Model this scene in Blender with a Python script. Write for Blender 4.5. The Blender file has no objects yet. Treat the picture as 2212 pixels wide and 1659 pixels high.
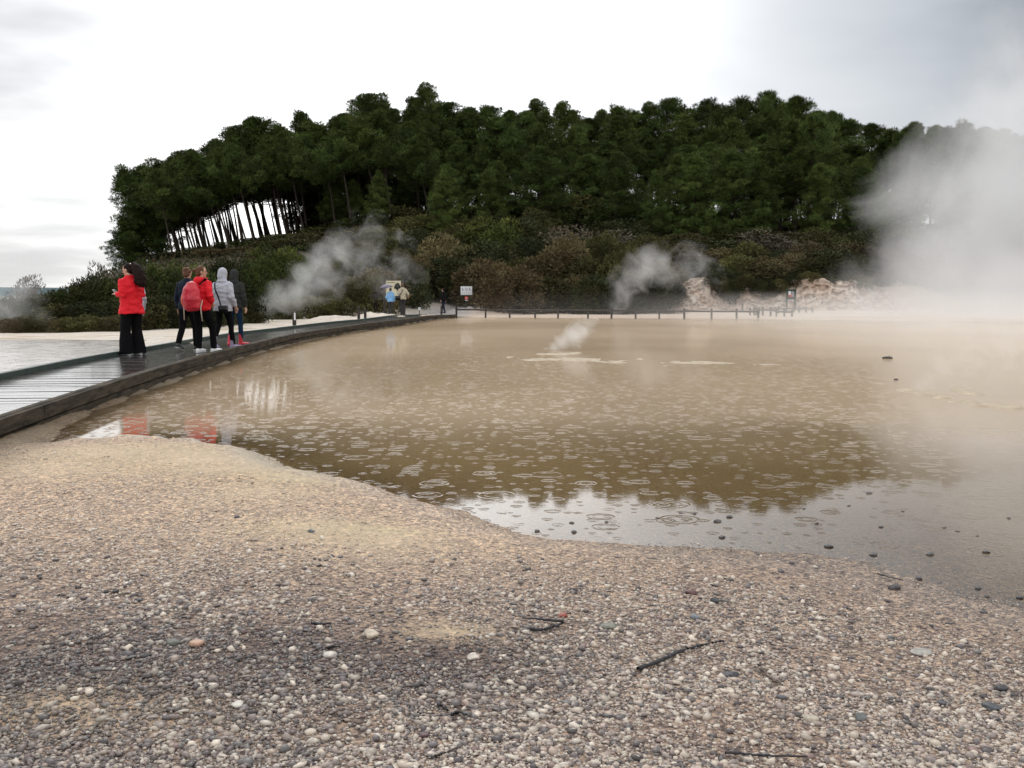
import bpy, bmesh, math, random
import numpy as np
from mathutils import Vector, Matrix, Euler, noise as mnoise

random.seed(7)
rng = np.random.default_rng(7)
SC = bpy.context.scene
COL = SC.collection
R = math.radians

# ------------------------------------------------------------------ camera
FPX = 2170.0                      # focal length in the 2212-wide picture
CAMZ = 1.3
TH = math.atan(192.5 / FPX)
cam_d = bpy.data.cameras.new('camera')
cam = bpy.data.objects.new('camera', cam_d)
COL.objects.link(cam)
cam.location = (0, 0, CAMZ)
cam.rotation_euler = (math.pi / 2 - TH, 0, 0)
cam_d.sensor_width = 36
cam_d.lens = 36 * FPX / 2212
cam_d.clip_start = 0.05
cam_d.clip_end = 9000
SC.camera = cam

# ------------------------------------------------------------------ world
SUN_EL, SUN_ROT = 48, -12
w = bpy.data.worlds.new("World")
SC.world = w
w.use_nodes = True
wn, wl = w.node_tree.nodes, w.node_tree.links
wn.clear()


def N(tree, typ, **kw):
    n = tree.nodes.new(typ)
    for k, v in kw.items():
        if k.startswith('i_'):
            n.inputs[k[2:].replace('_', ' ')].default_value = v
        else:
            setattr(n, k, v)
    return n


def M_(tree, op, a, b=None, c=None, clamp=False):
    n = tree.nodes.new('ShaderNodeMath')
    n.operation = op
    n.use_clamp = clamp
    for i, v in enumerate((a, b, c)):
        if v is None:
            continue
        if isinstance(v, (int, float)):
            n.inputs[i].default_value = v
        else:
            tree.links.new(v, n.inputs[i])
    return n.outputs[0]


def mixc(tree, fac, a, b, mode='MIX'):
    n = tree.nodes.new('ShaderNodeMix')
    n.data_type = 'RGBA'
    n.blend_type = mode
    for k, v in ((0, fac), (6, a), (7, b)):
        if isinstance(v, (int, float)):
            n.inputs[k].default_value = v
        elif isinstance(v, (tuple, list)):
            n.inputs[k].default_value = (*v[:3], 1)
        else:
            tree.links.new(v, n.inputs[k])
    return n.outputs[2]


def noise_tex(tree, vec, scale, detail=4, rough=0.55, out=0, dim='3D'):
    n = tree.nodes.new('ShaderNodeTexNoise')
    n.noise_dimensions = dim
    n.inputs['Scale'].default_value = scale
    n.inputs['Detail'].default_value = detail
    n.inputs['Roughness'].default_value = rough
    if vec is not None:
        tree.links.new(vec, n.inputs['Vector'])
    return n.outputs[out]


def mapr(tree, v, a, b, c, d, smooth=False):
    n = tree.nodes.new('ShaderNodeMapRange')
    if smooth:
        n.interpolation_type = 'SMOOTHSTEP'
    tree.links.new(v, n.inputs[0])
    for i, x in enumerate((a, b, c, d)):
        n.inputs[1 + i].default_value = x
    return n.outputs[0]


def build_world():
    t = w.node_tree
    tc = N(t, 'ShaderNodeTexCoord')
    d = tc.outputs['Generated']
    sky = N(t, 'ShaderNodeTexSky', sky_type='NISHITA', sun_disc=False)
    sky.sun_elevation = R(SUN_EL)
    sky.sun_rotation = R(SUN_ROT)
    bg1 = N(t, 'ShaderNodeBackground')
    bg1.inputs[1].default_value = 0.1
    t.links.new(sky.outputs[0], bg1.inputs[0])
    # cloud deck, projected on a plane overhead
    sep = N(t, 'ShaderNodeSeparateXYZ')
    t.links.new(d, sep.inputs[0])
    z = M_(t, 'ADD', M_(t, 'MAXIMUM', sep.outputs[2], 0.0), 0.13)
    px = M_(t, 'DIVIDE', sep.outputs[0], z)
    py = M_(t, 'DIVIDE', sep.outputs[1], z)
    cmb = N(t, 'ShaderNodeCombineXYZ')
    t.links.new(px, cmb.inputs[0])
    t.links.new(py, cmb.inputs[1])
    n1 = noise_tex(t, cmb.outputs[0], 0.42, 5, 0.5)
    n2 = noise_tex(t, cmb.outputs[0], 1.5, 4, 0.5)
    nn = M_(t, 'ADD', M_(t, 'MULTIPLY', n1, 0.72), M_(t, 'MULTIPLY', n2, 0.28))
    streak = mapr(t, nn, 0.38, 0.64, 0.0, 1.0, True)

    def blob(az, el, r0, r1):
        v = (math.sin(R(az)) * math.cos(R(el)), math.cos(R(az)) * math.cos(R(el)), math.sin(R(el)))
        n = N(t, 'ShaderNodeVectorMath', operation='DISTANCE')
        t.links.new(d, n.inputs[0])
        n.inputs[1].default_value = v
        dd = M_(t, 'ADD', n.outputs['Value'], M_(t, 'MULTIPLY', M_(t, 'SUBTRACT', n2, 0.5), 0.25))
        return mapr(t, dd, r0, r1, 1.0, 0.0, True)

    glow = blob(-7, 11, 0.02, 0.50)          # brightest part of the deck
    dark = blob(40, 20, 0.05, 0.85)         # dark grey cloud on the right
    dark = M_(t, 'MULTIPLY', dark, dark)
    left = blob(-24, 17, 0.05, 0.50)
    # base deck brightness
    elev = mapr(t, sep.outputs[2], 0.0, 0.75, 1.0, 1.50)
    b = M_(t, 'MULTIPLY', elev, M_(t, 'SUBTRACT', 1.0, M_(t, 'MULTIPLY', streak, M_(t, 'ADD', 0.20, M_(t, 'MULTIPLY', left, 0.34)))))
    b = M_(t, 'ADD', b, M_(t, 'MULTIPLY', M_(t, 'MULTIPLY', glow, glow), 1.05))
    b = M_(t, 'MULTIPLY', b, M_(t, 'SUBTRACT', 1.0, M_(t, 'MULTIPLY', dark, 0.86)))
    tint = mixc(t, M_(t, 'ADD', M_(t, 'MULTIPLY', dark, 0.8), M_(t, 'MULTIPLY', streak, 0.2), clamp=True), (1.0, 0.995, 0.99), (0.86, 0.95, 1.06))
    vm = N(t, 'ShaderNodeVectorMath', operation='SCALE')
    t.links.new(tint, vm.inputs[0])
    t.links.new(b, vm.inputs['Scale'])
    bg2 = N(t, 'ShaderNodeBackground')
    t.links.new(vm.outputs[0], bg2.inputs[0])
    bg2.inputs[1].default_value = 1.0
    mx = N(t, 'ShaderNodeMixShader')
    mx.inputs[0].default_value = 0.93
    t.links.new(bg1.outputs[0], mx.inputs[1])
    t.links.new(bg2.outputs[0], mx.inputs[2])
    out = N(t, 'ShaderNodeOutputWorld')
    t.links.new(mx.outputs[0], out.inputs[0])


build_world()
w.cycles.sampling_method = 'MANUAL'
w.cycles.sample_map_resolution = 512

sun_d = bpy.data.lights.new('sun', 'SUN')
sun_d.energy = 0.7
sun_d.angle = R(35)
sun_d.color = (1.0, 0.96, 0.90)
sun = bpy.data.objects.new('sun', sun_d)
COL.objects.link(sun)
sdir = Vector((math.sin(R(SUN_ROT)) * math.cos(R(SUN_EL)), math.cos(R(SUN_ROT)) * math.cos(R(SUN_EL)), math.sin(R(SUN_EL))))
sun.rotation_euler = sdir.to_track_quat('Z', 'Y').to_euler()

SC.view_settings.view_transform = 'Standard'
SC.view_settings.look = 'None'
SC.view_settings.exposure = 0.12
SC.view_settings.gamma = 1.0
cy = SC.cycles
cy.use_denoising = True
try:
    cy.denoiser = 'OPENIMAGEDENOISE'
except Exception:
    pass
cy.max_bounces = 6
cy.diffuse_bounces = 2
cy.glossy_bounces = 3
cy.transmission_bounces = 2
cy.transparent_max_bounces = 8
cy.volume_bounces = 3
cy.volume_step_rate = 0.6
cy.volume_max_steps = 160
cy.use_adaptive_sampling = True
cy.adaptive_threshold = 0.02
cy.caustics_reflective = False
cy.caustics_refractive = False

# ------------------------------------------------------------------ picture -> place helpers
_F = np.array([0, math.cos(TH), -math.sin(TH)])
_U = np.array([0, math.sin(TH), math.cos(TH)])
_X = np.array([1.0, 0, 0])


def ray(px, py):
    return _F + (px - 1106) / FPX * _X + (829.5 - py) / FPX * _U


def gp(px, py, z=0.0):
    d = ray(px, py)
    return np.array([0, 0, CAMZ]) + d * ((z - CAMZ) / d[2])


def at(px, py, Y):
    d = ray(px, py)
    return np.array([0, 0, CAMZ]) + d * (Y / d[1])


def fbm(x, y, seed=0, oct=4):
    """cheap value noise, numpy, about -1..1"""
    tot = np.zeros(np.broadcast(x, y).shape)
    amp, s = 1.0, 0.0
    x = np.asarray(x, float) + seed * 17.13
    y = np.asarray(y, float) - seed * 9.71
    for o in range(oct):
        xi, yi = np.floor(x), np.floor(y)
        fx, fy = x - xi, y - yi
        fx, fy = fx * fx * (3 - 2 * fx), fy * fy * (3 - 2 * fy)

        def h(a, b):
            v = np.sin(a * 127.1 + b * 311.7 + o * 74.7) * 43758.5453
            return (v - np.floor(v)) * 2 - 1
        v = (h(xi, yi) * (1 - fx) + h(xi + 1, yi) * fx) * (1 - fy) + (h(xi, yi + 1) * (1 - fx) + h(xi + 1, yi + 1) * fx) * fy
        tot += v * amp
        s += amp
        amp *= 0.5
        x, y = x * 2.03 + 3.1, y * 2.03 + 1.7
    return tot / s


def sstep(a, b, x):
    t = np.clip((x - a) / (b - a), 0, 1)
    return t * t * (3 - 2 * t)


# ------------------------------------------------------------------ object helpers
def link(o, parent=None):
    COL.objects.link(o)
    if parent is not None:
        o.parent = parent
    return o


def mesh_np(name, verts, faces, mat=None, smooth=True, cols=None, floats=None):
    verts = np.ascontiguousarray(verts, np.float32)
    faces = np.ascontiguousarray(faces, np.int32)
    me = bpy.data.meshes.new(name)
    m, k = faces.shape
    me.vertices.add(len(verts))
    me.vertices.foreach_set('co', verts.ravel())
    me.loops.add(m * k)
    me.loops.foreach_set('vertex_index', faces.ravel())
    me.polygons.add(m)
    me.polygons.foreach_set('loop_start', np.arange(0, m * k, k, dtype=np.int32))
    try:
        me.polygons.foreach_set('loop_total', np.full(m, k, np.int32))
    except Exception:
        pass
    if smooth:
        me.polygons.foreach_set('use_smooth', np.ones(m, bool))
    if cols is not None:
        a = me.attributes.new('col', 'FLOAT_COLOR', 'POINT')
        c = np.ones((len(verts), 4), np.float32)
        c[:, :3] = cols
        a.data.foreach_set('color', c.ravel())
    for kx, v in (floats or {}).items():
        a = me.attributes.new(kx, 'FLOAT', 'POINT')
        a.data.foreach_set('value', np.ascontiguousarray(v, np.float32).ravel())
    me.update(calc_edges=True)
    if mat:
        me.materials.append(mat)
    return me


def obj(name, me, parent=None):
    return link(bpy.data.objects.new(name, me), parent)


def bobj(name, bm, mat, parent=None, smooth=False):
    me = bpy.data.meshes.new(name)
    bm.normal_update()
    bm.to_mesh(me)
    bm.free()
    if smooth:
        for p in me.polygons:
            p.use_smooth = True
    me.materials.append(mat)
    return obj(name, me, parent)


def tag(o, label=None, cat=None, group=None, kind=None):
    if label:
        o['label'] = label
    if cat:
        o['category'] = cat
    if group:
        o['group'] = group
    if kind:
        o['kind'] = kind
    return o


def thing(name, label, cat, loc=(0, 0, 0), rz=0.0, group=None):
    o = bpy.data.objects.new(name, None)
    o.empty_display_size = 0.2
    link(o)
    o.location = loc
    o.rotation_euler = (0, 0, rz)
    return tag(o, label, cat, group)


def copy_tree(src, parent=None):
    c = src.copy()
    COL.objects.link(c)
    if parent is not None:
        c.parent = parent
    for ch in list(src.children):
        copy_tree(ch, c)
    return c


def add_box(bm, c, s, rot=None, bevel=0.0):
    r = bmesh.ops.create_cube(bm, size=1)
    vs = r['verts']
    mtx = Matrix.Translation(c) @ (rot.to_4x4() if rot is not None else Matrix.Identity(4)) @ Matrix.Diagonal((*s, 1))
    bmesh.ops.transform(bm, matrix=mtx, verts=vs)
    if bevel > 0:
        es = list({e for v in vs for e in v.link_edges})
        bmesh.ops.bevel(bm, geom=es, offset=bevel, segments=1, affect='EDGES')


def loft(bm, pts, radii, n=14, cap=True, up=(0, 1, 0)):
    """tube through pts, radii r or (ra, rb): ra along the side axis, rb along the other"""
    pts = [Vector(p) for p in pts]
    rings = []
    for i, p in enumerate(pts):
        if i == 0:
            t = pts[1] - p
        elif i == len(pts) - 1:
            t = p - pts[i - 1]
        else:
            t = (pts[i + 1] - p).normalized() + (p - pts[i - 1]).normalized()
        t.normalize()
        u = Vector(up)
        if abs(t.dot(u)) > 0.95:
            u = Vector((1, 0, 0)) if abs(t.x) < 0.9 else Vector((0, 0, 1))
        a = t.cross(u).normalized()
        b = a.cross(t).normalized()
        r = radii[i]
        ra, rb = (r, r) if isinstance(r, (int, float)) else r
        rings.append([bm.verts.new(p + a * math.cos(2 * math.pi * k / n) * ra + b * math.sin(2 * math.pi * k / n) * rb) for k in range(n)])
    for A, B in zip(rings, rings[1:]):
        for k in range(n):
            bm.faces.new((A[k], A[(k + 1) % n], B[(k + 1) % n], B[k]))
    if cap:
        bm.faces.new(rings[0][::-1])
        bm.faces.new(rings[-1])


def ell(bm, c, r, rot=None, sub=2):
    g = bmesh.ops.create_icosphere(bm, subdivisions=sub, radius=1)
    m = Matrix.Translation(c) @ (rot.to_4x4() if rot is not None else Matrix.Identity(4)) @ Matrix.Diagonal((*r, 1))
    bmesh.ops.transform(bm, matrix=m, verts=g['verts'])


def remesh(bm, vox, name, mat, wr=0.0, wscale=9.0, smooth_it=3, seed=0, stretch=(1, 1, 1)):
    """fuse the closed pieces of bm into one continuous skin"""
    bmesh.ops.recalc_face_normals(bm, faces=bm.faces)
    me = bpy.data.meshes.new('tmp')
    bm.to_mesh(me)
    bm.free()
    o = bpy.data.objects.new('tmp', me)
    COL.objects.link(o)
    m = o.modifiers.new('r', 'REMESH')
    m.mode = 'VOXEL'
    m.voxel_size = vox
    if smooth_it:
        s = o.modifiers.new('s', 'SMOOTH')
        s.iterations = smooth_it
        s.factor = 0.5
    dg = bpy.context.evaluated_depsgraph_get()
    me2 = bpy.data.meshes.new_from_object(o.evaluated_get(dg))
    bpy.data.objects.remove(o)
    bpy.data.meshes.remove(me)
    me2.name = name
    if wr > 0:
        nrm = [v.normal.copy() for v in me2.vertices]
        for v, n in zip(me2.vertices, nrm):
            q = Vector((v.co.x * stretch[0], v.co.y * stretch[1], v.co.z * stretch[2])) * wscale + Vector((seed * 3.7, seed, 0))
            v.co += n * (mnoise.noise(q) + 0.5 * mnoise.noise(q * 2.3)) * wr
    for p in me2.polygons:
        p.use_smooth = True
    me2.materials.clear()
    me2.materials.append(mat)
    return me2


# ------------------------------------------------------------------ materials
MATS = {}


def pmat(name, col, rough=0.6, spec=0.5, bump=0.0, bscale=30.0, var=0.0, vscale=6.0, metal=0.0, coat=0.0, use_col=False, objvar=0.0, stretch=None, sheen=0.0, hv=0.03):
    if name in MATS:
        return MATS[name]
    m = bpy.data.materials.new(name)
    m.use_nodes = True
    t = m.node_tree
    b = t.nodes['Principled BSDF']
    b.inputs['Roughness'].default_value = rough
    b.inputs['Specular IOR Level'].default_value = spec
    b.inputs['Metallic'].default_value = metal
    b.inputs['Coat Weight'].default_value = coat
    b.inputs['Coat Roughness'].default_value = 0.1
    b.inputs['Sheen Weight'].default_value = sheen
    tc = N(t, 'ShaderNodeTexCoord')
    vec = tc.outputs['Object']
    if stretch:
        mp = N(t, 'ShaderNodeMapping')
        mp.inputs['Scale'].default_value = stretch
        t.links.new(vec, mp.inputs[0])
        vec = mp.outputs[0]
    c = None
    if use_col:
        a = N(t, 'ShaderNodeAttribute', attribute_name='col')
        c = mixc(t, 1.0, a.outputs['Color'], col, 'MULTIPLY')
    if var > 0:
        nf = noise_tex(t, vec, vscale, 5, 0.6)
        v = mapr(t, nf, 0.3, 0.7, 1 - var, 1 + var)
        hs = N(t, 'ShaderNodeHueSaturation')
        t.links.new(v, hs.inputs['Value'])
        if c is None:
            hs.inputs['Color'].default_value = (*col, 1)
        else:
            t.links.new(c, hs.inputs['Color'])
        c = hs.outputs[0]
    if objvar > 0:
        oi = N(t, 'ShaderNodeObjectInfo')
        hs = N(t, 'ShaderNodeHueSaturation')
        t.links.new(mapr(t, oi.outputs['Random'], 0, 1, 1 - objvar, 1 + objvar), hs.inputs['Value'])
        r2 = M_(t, 'FRACT', M_(t, 'MULTIPLY', oi.outputs['Random'], 7.31))
        t.links.new(mapr(t, r2, 0, 1, 0.5 - hv, 0.5 + hv), hs.inputs['Hue'])
        if c is None:
            hs.inputs['Color'].default_value = (*col, 1)
        else:
            t.links.new(c, hs.inputs['Color'])
        c = hs.outputs[0]
    if c is None:
        b.inputs['Base Color'].default_value = (*col, 1)
    else:
        t.links.new(c, b.inputs['Base Color'])
    if bump > 0:
        bn = N(t, 'ShaderNodeBump')
        bn.inputs['Strength'].default_value = 1.0
        bn.inputs['Distance'].default_value = bump
        t.links.new(noise_tex(t, vec, bscale, 4, 0.6), bn.inputs['Height'])
        t.links.new(bn.outputs[0], b.inputs['Normal'])
    MATS[name] = m
    return m


# ================================================================== THE SETTING
# ---- boardwalk edge (front edge, seen from the shore)
_fp = np.array([gp(*p, 0.25)[:2] for p in [(0, 900), (187, 841), (253, 817), (403, 775), (514, 749), (635, 721), (768, 701), (861, 690), (938, 680), (984, 677)]])
_fp = np.vstack([[-2.9, 2.0], [-3.7, 5.0], _fp])
_co = np.polyfit(_fp[:, 1], _fp[:, 0], 6, w=np.array([0.5, 1.5] + [6.0] * (len(_fp) - 2)))
BW_END = float(_fp[-1, 1])
BW_W = 1.85


def bw_front(y):
    y = np.clip(y, 2.0, BW_END)
    return np.polyval(_co, y)


# ---- pond outline
near = [(95, 968), (180, 960), (300, 953), (460, 958), (560, 985), (620, 1015), (750, 1042), (900, 1085), (1000, 1110), (1090, 1148), (1190, 1165), (1400, 1178), (1700, 1192), (1850, 1216), (2000, 1258), (2212, 1318)]
pond = [gp(*p)[:2] for p in near] + [np.array(p) for p in [(3.6, 3.7), (9, 1.5), (40, 0), (95, 30), (95, 44)]]
pond += [gp(*p)[:2] for p in [(2350, 700.5), (2212, 697), (1980, 693.5), (1750, 690), (1600, 688.5), (1300, 686.5), (1000, 685)]]
for y in np.linspace(BW_END - 4, 10, 16):
    pond.append(np.array([bw_front(y) + 0.03 + 0.07 * max(0, (13 - y) / 3), y]))
pond = np.array(pond)


def pond_sd(x, y):
    """signed distance to the pond outline, positive on land"""
    P, Q = pond, np.roll(pond, -1, axis=0)
    d = np.full(x.shape, 1e9)
    inside = np.zeros(x.shape, bool)
    for (ax, ay), (bx, by) in zip(P, Q):
        ex, ey = bx - ax, by - ay
        wx, wy = x - ax, y - ay
        t = np.clip((wx * ex + wy * ey) / (ex * ex + ey * ey), 0, 1)
        d = np.minimum(d, (wx - ex * t) ** 2 + (wy - ey * t) ** 2)
        c = ((ay <= y) & (by > y)) | ((by <= y) & (ay > y))
        with np.errstate(divide='ignore', invalid='ignore'):
            xi = ax + (y - ay) / (by - ay) * ex
        inside ^= c & (x < xi)
    d = np.sqrt(d)
    return np.where(inside, -d, d)


RX = [-400, -130, -80, -60, -49, -43, -39, -35, -24, -16, -5, 5, 15, 26, 42, 60, 100, 400]
RZ = [-3, -3, 0.0, 0.0, 0.3, 1.7, 3.6, 5.0, 7.0, 9.2, 10.3, 11.0, 10.4, 9.6, 8.8, 8.2, 5.0, 0]


def hill(x, y):
    rz = np.interp(x, RX, RZ)
    yf = np.interp(x, [-60, -40, -32, -24, -14, -9, -4, 40, 90], [112, 86, 72, 58, 52, 60, 66, 66, 60])
    yr = np.maximum(np.interp(x, [-40, -28, -14], [100, 104, 114]), yf + 6)
    up = sstep(0, 1, (y - yf) / (yr - yf))
    up = 0.45 * up + 0.55 * np.clip((y - yf) / (yr - yf), 0, 1)
    dn = 1 - sstep(118, 190, y)
    return np.where(y < 118, rz * up, rz * dn - (1 - dn) * 4)


def cliff_step(x, y):
    m = sstep(10.5, 12.5, x) * (1 - sstep(27, 33, x))
    return m * (0.2 * sstep(59, 64, y) + 1.15 * sstep(66.4, 68.6, y)) * (1 - sstep(70, 100, y))


def height(x, y):
    x, y = np.asarray(x, float), np.asarray(y, float)
    sd = pond_sd(x, y) + 0.10 * fbm(x * 1.3, y * 1.3, 1) * np.clip(y / 8, 0.4, 1) + 0.05 * fbm(x * 5, y * 5, 2)
    nearm = 1 - sstep(10, 13, y)
    leftm = 1 - sstep(-1.2, 1.4, x)
    bwx = bw_front(y)
    left_of = sstep(-0.6, 0.0, bwx - 0.25 - x)             # 1 left of the walk's front edge
    # bed
    slope = 0.035 + 0.10 * leftm
    bed = -np.minimum(0.35, np.clip(-sd, 0, None) * slope)
    # shore bank
    s = np.clip(sd, 0, None)
    bank_near = leftm * (0.10 * (1 - np.exp(-s / 0.22)) + 0.07 * (1 - np.exp(-s / 1.5))) + (1 - leftm) * 0.10 * (1 - np.exp(-s / 2.2))
    lump = np.exp(-(((x + 2.55) / 0.7) ** 2 + ((y - 7.6) / 0.42) ** 2)) * 0.05 + np.exp(-(((x + 1.75) / 0.5) ** 2 + ((y - 6.4) / 0.35) ** 2)) * 0.03
    bank_near = bank_near + lump * np.clip(s / 0.3, 0, 1)
    bank_near = bank_near + leftm * np.exp(-((s - 0.22) / 0.22) ** 2) * (0.040 * fbm(x * 7, y * 7, 21) + 0.018 * fbm(x * 24, y * 24, 22)) * np.clip(s / 0.06, 0, 1)
    bank_near = bank_near + np.clip(s / 0.4, 0, 1) * (0.020 * fbm(x * 1.1, y * 1.1, 3) + 0.010 * fbm(x * 6, y * 6, 4) * leftm)
    bank_far = 0.10 * (1 - np.exp(-s / 0.8)) + np.clip(s / 2, 0, 1) * 0.05 * fbm(x * 0.5, y * 0.5, 5)
    land = bank_near * nearm + bank_far * (1 - nearm)
    flat_left = 0.05 + 0.02 * fbm(x * 0.8, y * 0.8, 6) + 0.05 * fbm(x * 0.35, y * 0.35, 8) * sstep(20, 30, y)
    land = land * (1 - left_of) + (flat_left + 0.02) * left_of
    # crusty lumps behind the walk
    for (px, py, Y, rx, ry, h) in [(352, 706, 24.5, 0.55, 0.5, 0.22), (420, 712, 24, 0.6, 0.5, 0.13), (700, 681, 47, 0.8, 0.8, 0.28), (745, 681, 48, 0.9, 0.8, 0.22), (800, 676, 52, 1.1, 0.9, 0.27), (850, 676, 53, 1.0, 0.9, 0.2), (930, 674, 57, 1.3, 0.8, 0.12), (1010, 668, 64.5, 1.6, 1.3, 0.35), (1060, 668, 64.5, 1.2, 1.0, 0.2)]:
        X = at(px, py, Y)[0]
        land = land + h * np.exp(-(((x - X) / rx) ** 2 + ((y - Y) / ry) ** 2)) * (1 + 0.5 * fbm(x * 3, y * 3, 9))
    land = land + np.clip(hill(x, y), -6, None) * (sd > 0) + cliff_step(x, y) * (sd > 0)
    land = land + np.where(y > 70, 0.25 * fbm(x * 0.15, y * 0.15, 7), 0) * (sd > 0)
    return np.where(sd > 0, np.maximum(land, 0.004 * np.clip(sd * 20, 0, 1)), bed), sd


def H1(x, y):
    return float(height(np.array([x]), np.array([y]))[0][0])


def lines(start, stop, base, g, far, gf):
    v, o = start, [start]
    while v < stop:
        st = max(base, g * abs(v)) if v < far else gf * abs(v)
        v += st
        o.append(v)
    return o


ys = [-40, -20, -10, -5, -2, 0, 1, 1.5] + lines(2.0, 4500, 0.05, 0.012, 125, 0.10)
xr = lines(0.0, 4500, 0.06, 0.020, 75, 0.12)
xs = sorted(set([-v for v in xr] + xr))
xs, ys = np.array(xs), np.array(ys)
GX, GY = np.meshgrid(xs, ys)
GZ, GSD = height(GX.ravel(), GY.ravel())
GX, GY = GX.ravel(), GY.ravel()
nx, ny = len(xs), len(ys)


def grid_faces(nx, ny):
    i = np.arange(nx - 1)[None, :] + np.arange(ny - 1)[:, None] * nx
    i = i.ravel()
    return np.stack([i, i + 1, i + nx + 1, i + nx], 1)


def lerp(a, b, t):
    t = t[:, None]
    return a * (1 - t) + b * t


def ground_cols(x, y, z, sd):
    n = len(x)
    tan = np.array([0.49, 0.40, 0.315])
    grey = np.array([0.29, 0.242, 0.207])
    dark = np.array([0.12, 0.098, 0.095])
    f = fbm(x * 0.9, y * 0.9, 11) * 0.5 + fbm(x * 3.1, y * 3.1, 12) * 0.35
    c = np.tile(grey, (n, 1))
    tanm = np.clip(sstep(3.4, 5.2, y + 0.6 * f) * (1 - sstep(-0.1, 1.4, x - 0.25 * (y - 5) + 0.6 * f)) + 0.30 * sstep(0.0, 0.5, f) * (1 - sstep(1.0, 2.0, x)), 0, 1)
    c = lerp(c, tan[None], tanm * 0.9)
    # dark pebbly band at lower left
    dk = np.exp(-((y - 3.15 - 0.25 * x * 0.3) / 0.36) ** 2) * (1 - sstep(-0.25, 0.5, x)) * np.clip(1.0 + 1.2 * f, 0, 1)
    dkm = np.clip(dk, 0, 1)
    dk2 = (1 - sstep(2.6, 3.1, y)) * (1 - sstep(-0.9, -0.2, x)) * np.clip(0.7 + f, 0, 1) * 0.8
    dkm = np.clip(dk + dk2, 0, 1)
    c = lerp(c, dark[None], dkm * 0.88)
    siltm = np.zeros(n)
    # bare silty patches and pale crusts
    silt = np.array([0.48, 0.385, 0.27])
    for (px, py, rx, ry, k) in [(740, 1150, 0.55, 0.42, 0.8), (640, 1145, 0.25, 0.2, 0.7), (980, 1355, 0.18, 0.12, 0.7), (560, 1060, 0.5, 0.5, 0.5), (110, 1560, 0.4, 0.16, 0.5), (620, 1030, 0.35, 0.25, 0.8), (330, 985, 1.3, 0.55, 0.85), (520, 1010, 0.7, 0.5, 0.8), (150, 1010, 0.9, 0.6, 0.6)]:
        g = gp(px, py, 0.13)
        m = np.exp(-(((x - g[0]) / rx) ** 2 + ((y - g[1]) / ry) ** 2) * (1 + 0.8 * f))
        m = np.clip(m * 1.3 * k, 0, 1)
        siltm = np.maximum(siltm, m)
        c = lerp(c, silt[None], m)
    sul = np.array([0.49, 0.43, 0.28])
    for (px, py, rx, ry) in [(590, 1030, 0.3, 0.13), (830, 1140, 0.35, 0.1), (640, 1040, 0.16, 0.10)]:
        g = gp(px, py, 0.12)
        m = np.exp(-(((x - g[0]) / rx) ** 2 + ((y - g[1]) / ry) ** 2) * (1.2 + 0.9 * f))
        c = lerp(c, sul[None], np.clip(m * 0.45, 0, 1))
    # grey mud lip above the water on the left
    lip = np.exp(-((sd - 0.18) / 0.16) ** 2) * (1 - sstep(-1.6, -0.8, x)) * (y < 11)
    c = lerp(c, np.array([[0.33, 0.27, 0.17]]), np.clip(lip * (0.7 + f), 0, 0.8))
    # pond bed and wet margin
    c = lerp(c, np.array([[0.26, 0.20, 0.13]]), sstep(0.25, -0.7, sd) * 0.8 * (y < 14))
    farm = sstep(11, 14, y)
    pink = np.array([0.50, 0.40, 0.32])
    c = lerp(c, pink[None] * 0.9, farm)
    bwx = bw_front(y)
    lo = sstep(0.0, 1.2, bwx - 1.2 - x)
    sinter = np.array([0.56, 0.50, 0.43])
    stain = np.clip(sstep(0.05, 0.6, fbm(x * 0.7, y * 1.4, 15)) * 0.75 * sstep(14, 22, y) + 0.25 * sstep(0, 0.5, fbm(x * 3, y * 3, 16)), 0, 1)
    c = lerp(c, lerp(np.tile(sinter, (n, 1)), np.array([[0.30, 0.24, 0.15]]), stain), lo * (y > 3))
    # mud right in front of the walk
    c = lerp(c, np.array([[0.14, 0.108, 0.07]]), sstep(0.9, 0.0, np.abs(x - bwx - 0.1)) * (y > 6) * (y < 60) * (sd > -0.2) * (x > bwx - 0.6))
    # grey gravel path beyond the end of the walk
    p0 = at(940, 672, 61)
    path = np.exp(-((x - (p0[0] + (y - 61) * 0.18)) / 2.0) ** 2) * sstep(58, 60, y) * (1 - sstep(72, 80, y))
    c = lerp(c, np.array([[0.26, 0.24, 0.23]]), np.clip(path * 1.3, 0, 1))
    # forest soil on the hill
    hz = hill(x, y)
    soil = sstep(0.35, 0.9, hz) * (1 - np.clip(path * 1.4, 0, 1))
    soil = np.maximum(soil, sstep(33, 36, y - 0.2 * np.abs(x + 30)) * (x < -14) * 0.9)
    cl = sstep(10.5, 12.5, x) * (1 - sstep(27, 33, x)) * (y < 68.4)
    soil = soil * (1 - cl)
    soil = np.maximum(soil, sstep(75, 80, y))
    c = lerp(c, np.array([[0.060, 0.048, 0.030]]), soil)
    far = sstep(130, 200, y)
    c = lerp(c, np.array([[0.07, 0.085, 0.05]]), far)
    grav = (1 - farm) * np.clip(1.0 - 0.75 * lip, 0, 1) * (sd > -3) * (1 - 0.75 * siltm)
    wet = np.clip(sstep(0.6, 0.0, sd), 0, 1) * (y < 14) * sstep(0.3, 1.0, x - bwx) + lo * (1 - sstep(20, 28, y)) * 0.9
    return np.clip(c, 0.01, 1), grav, np.clip(wet, 0, 1), dkm


gc, gg, gw, _dk = ground_cols(GX, GY, GZ, GSD)


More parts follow.
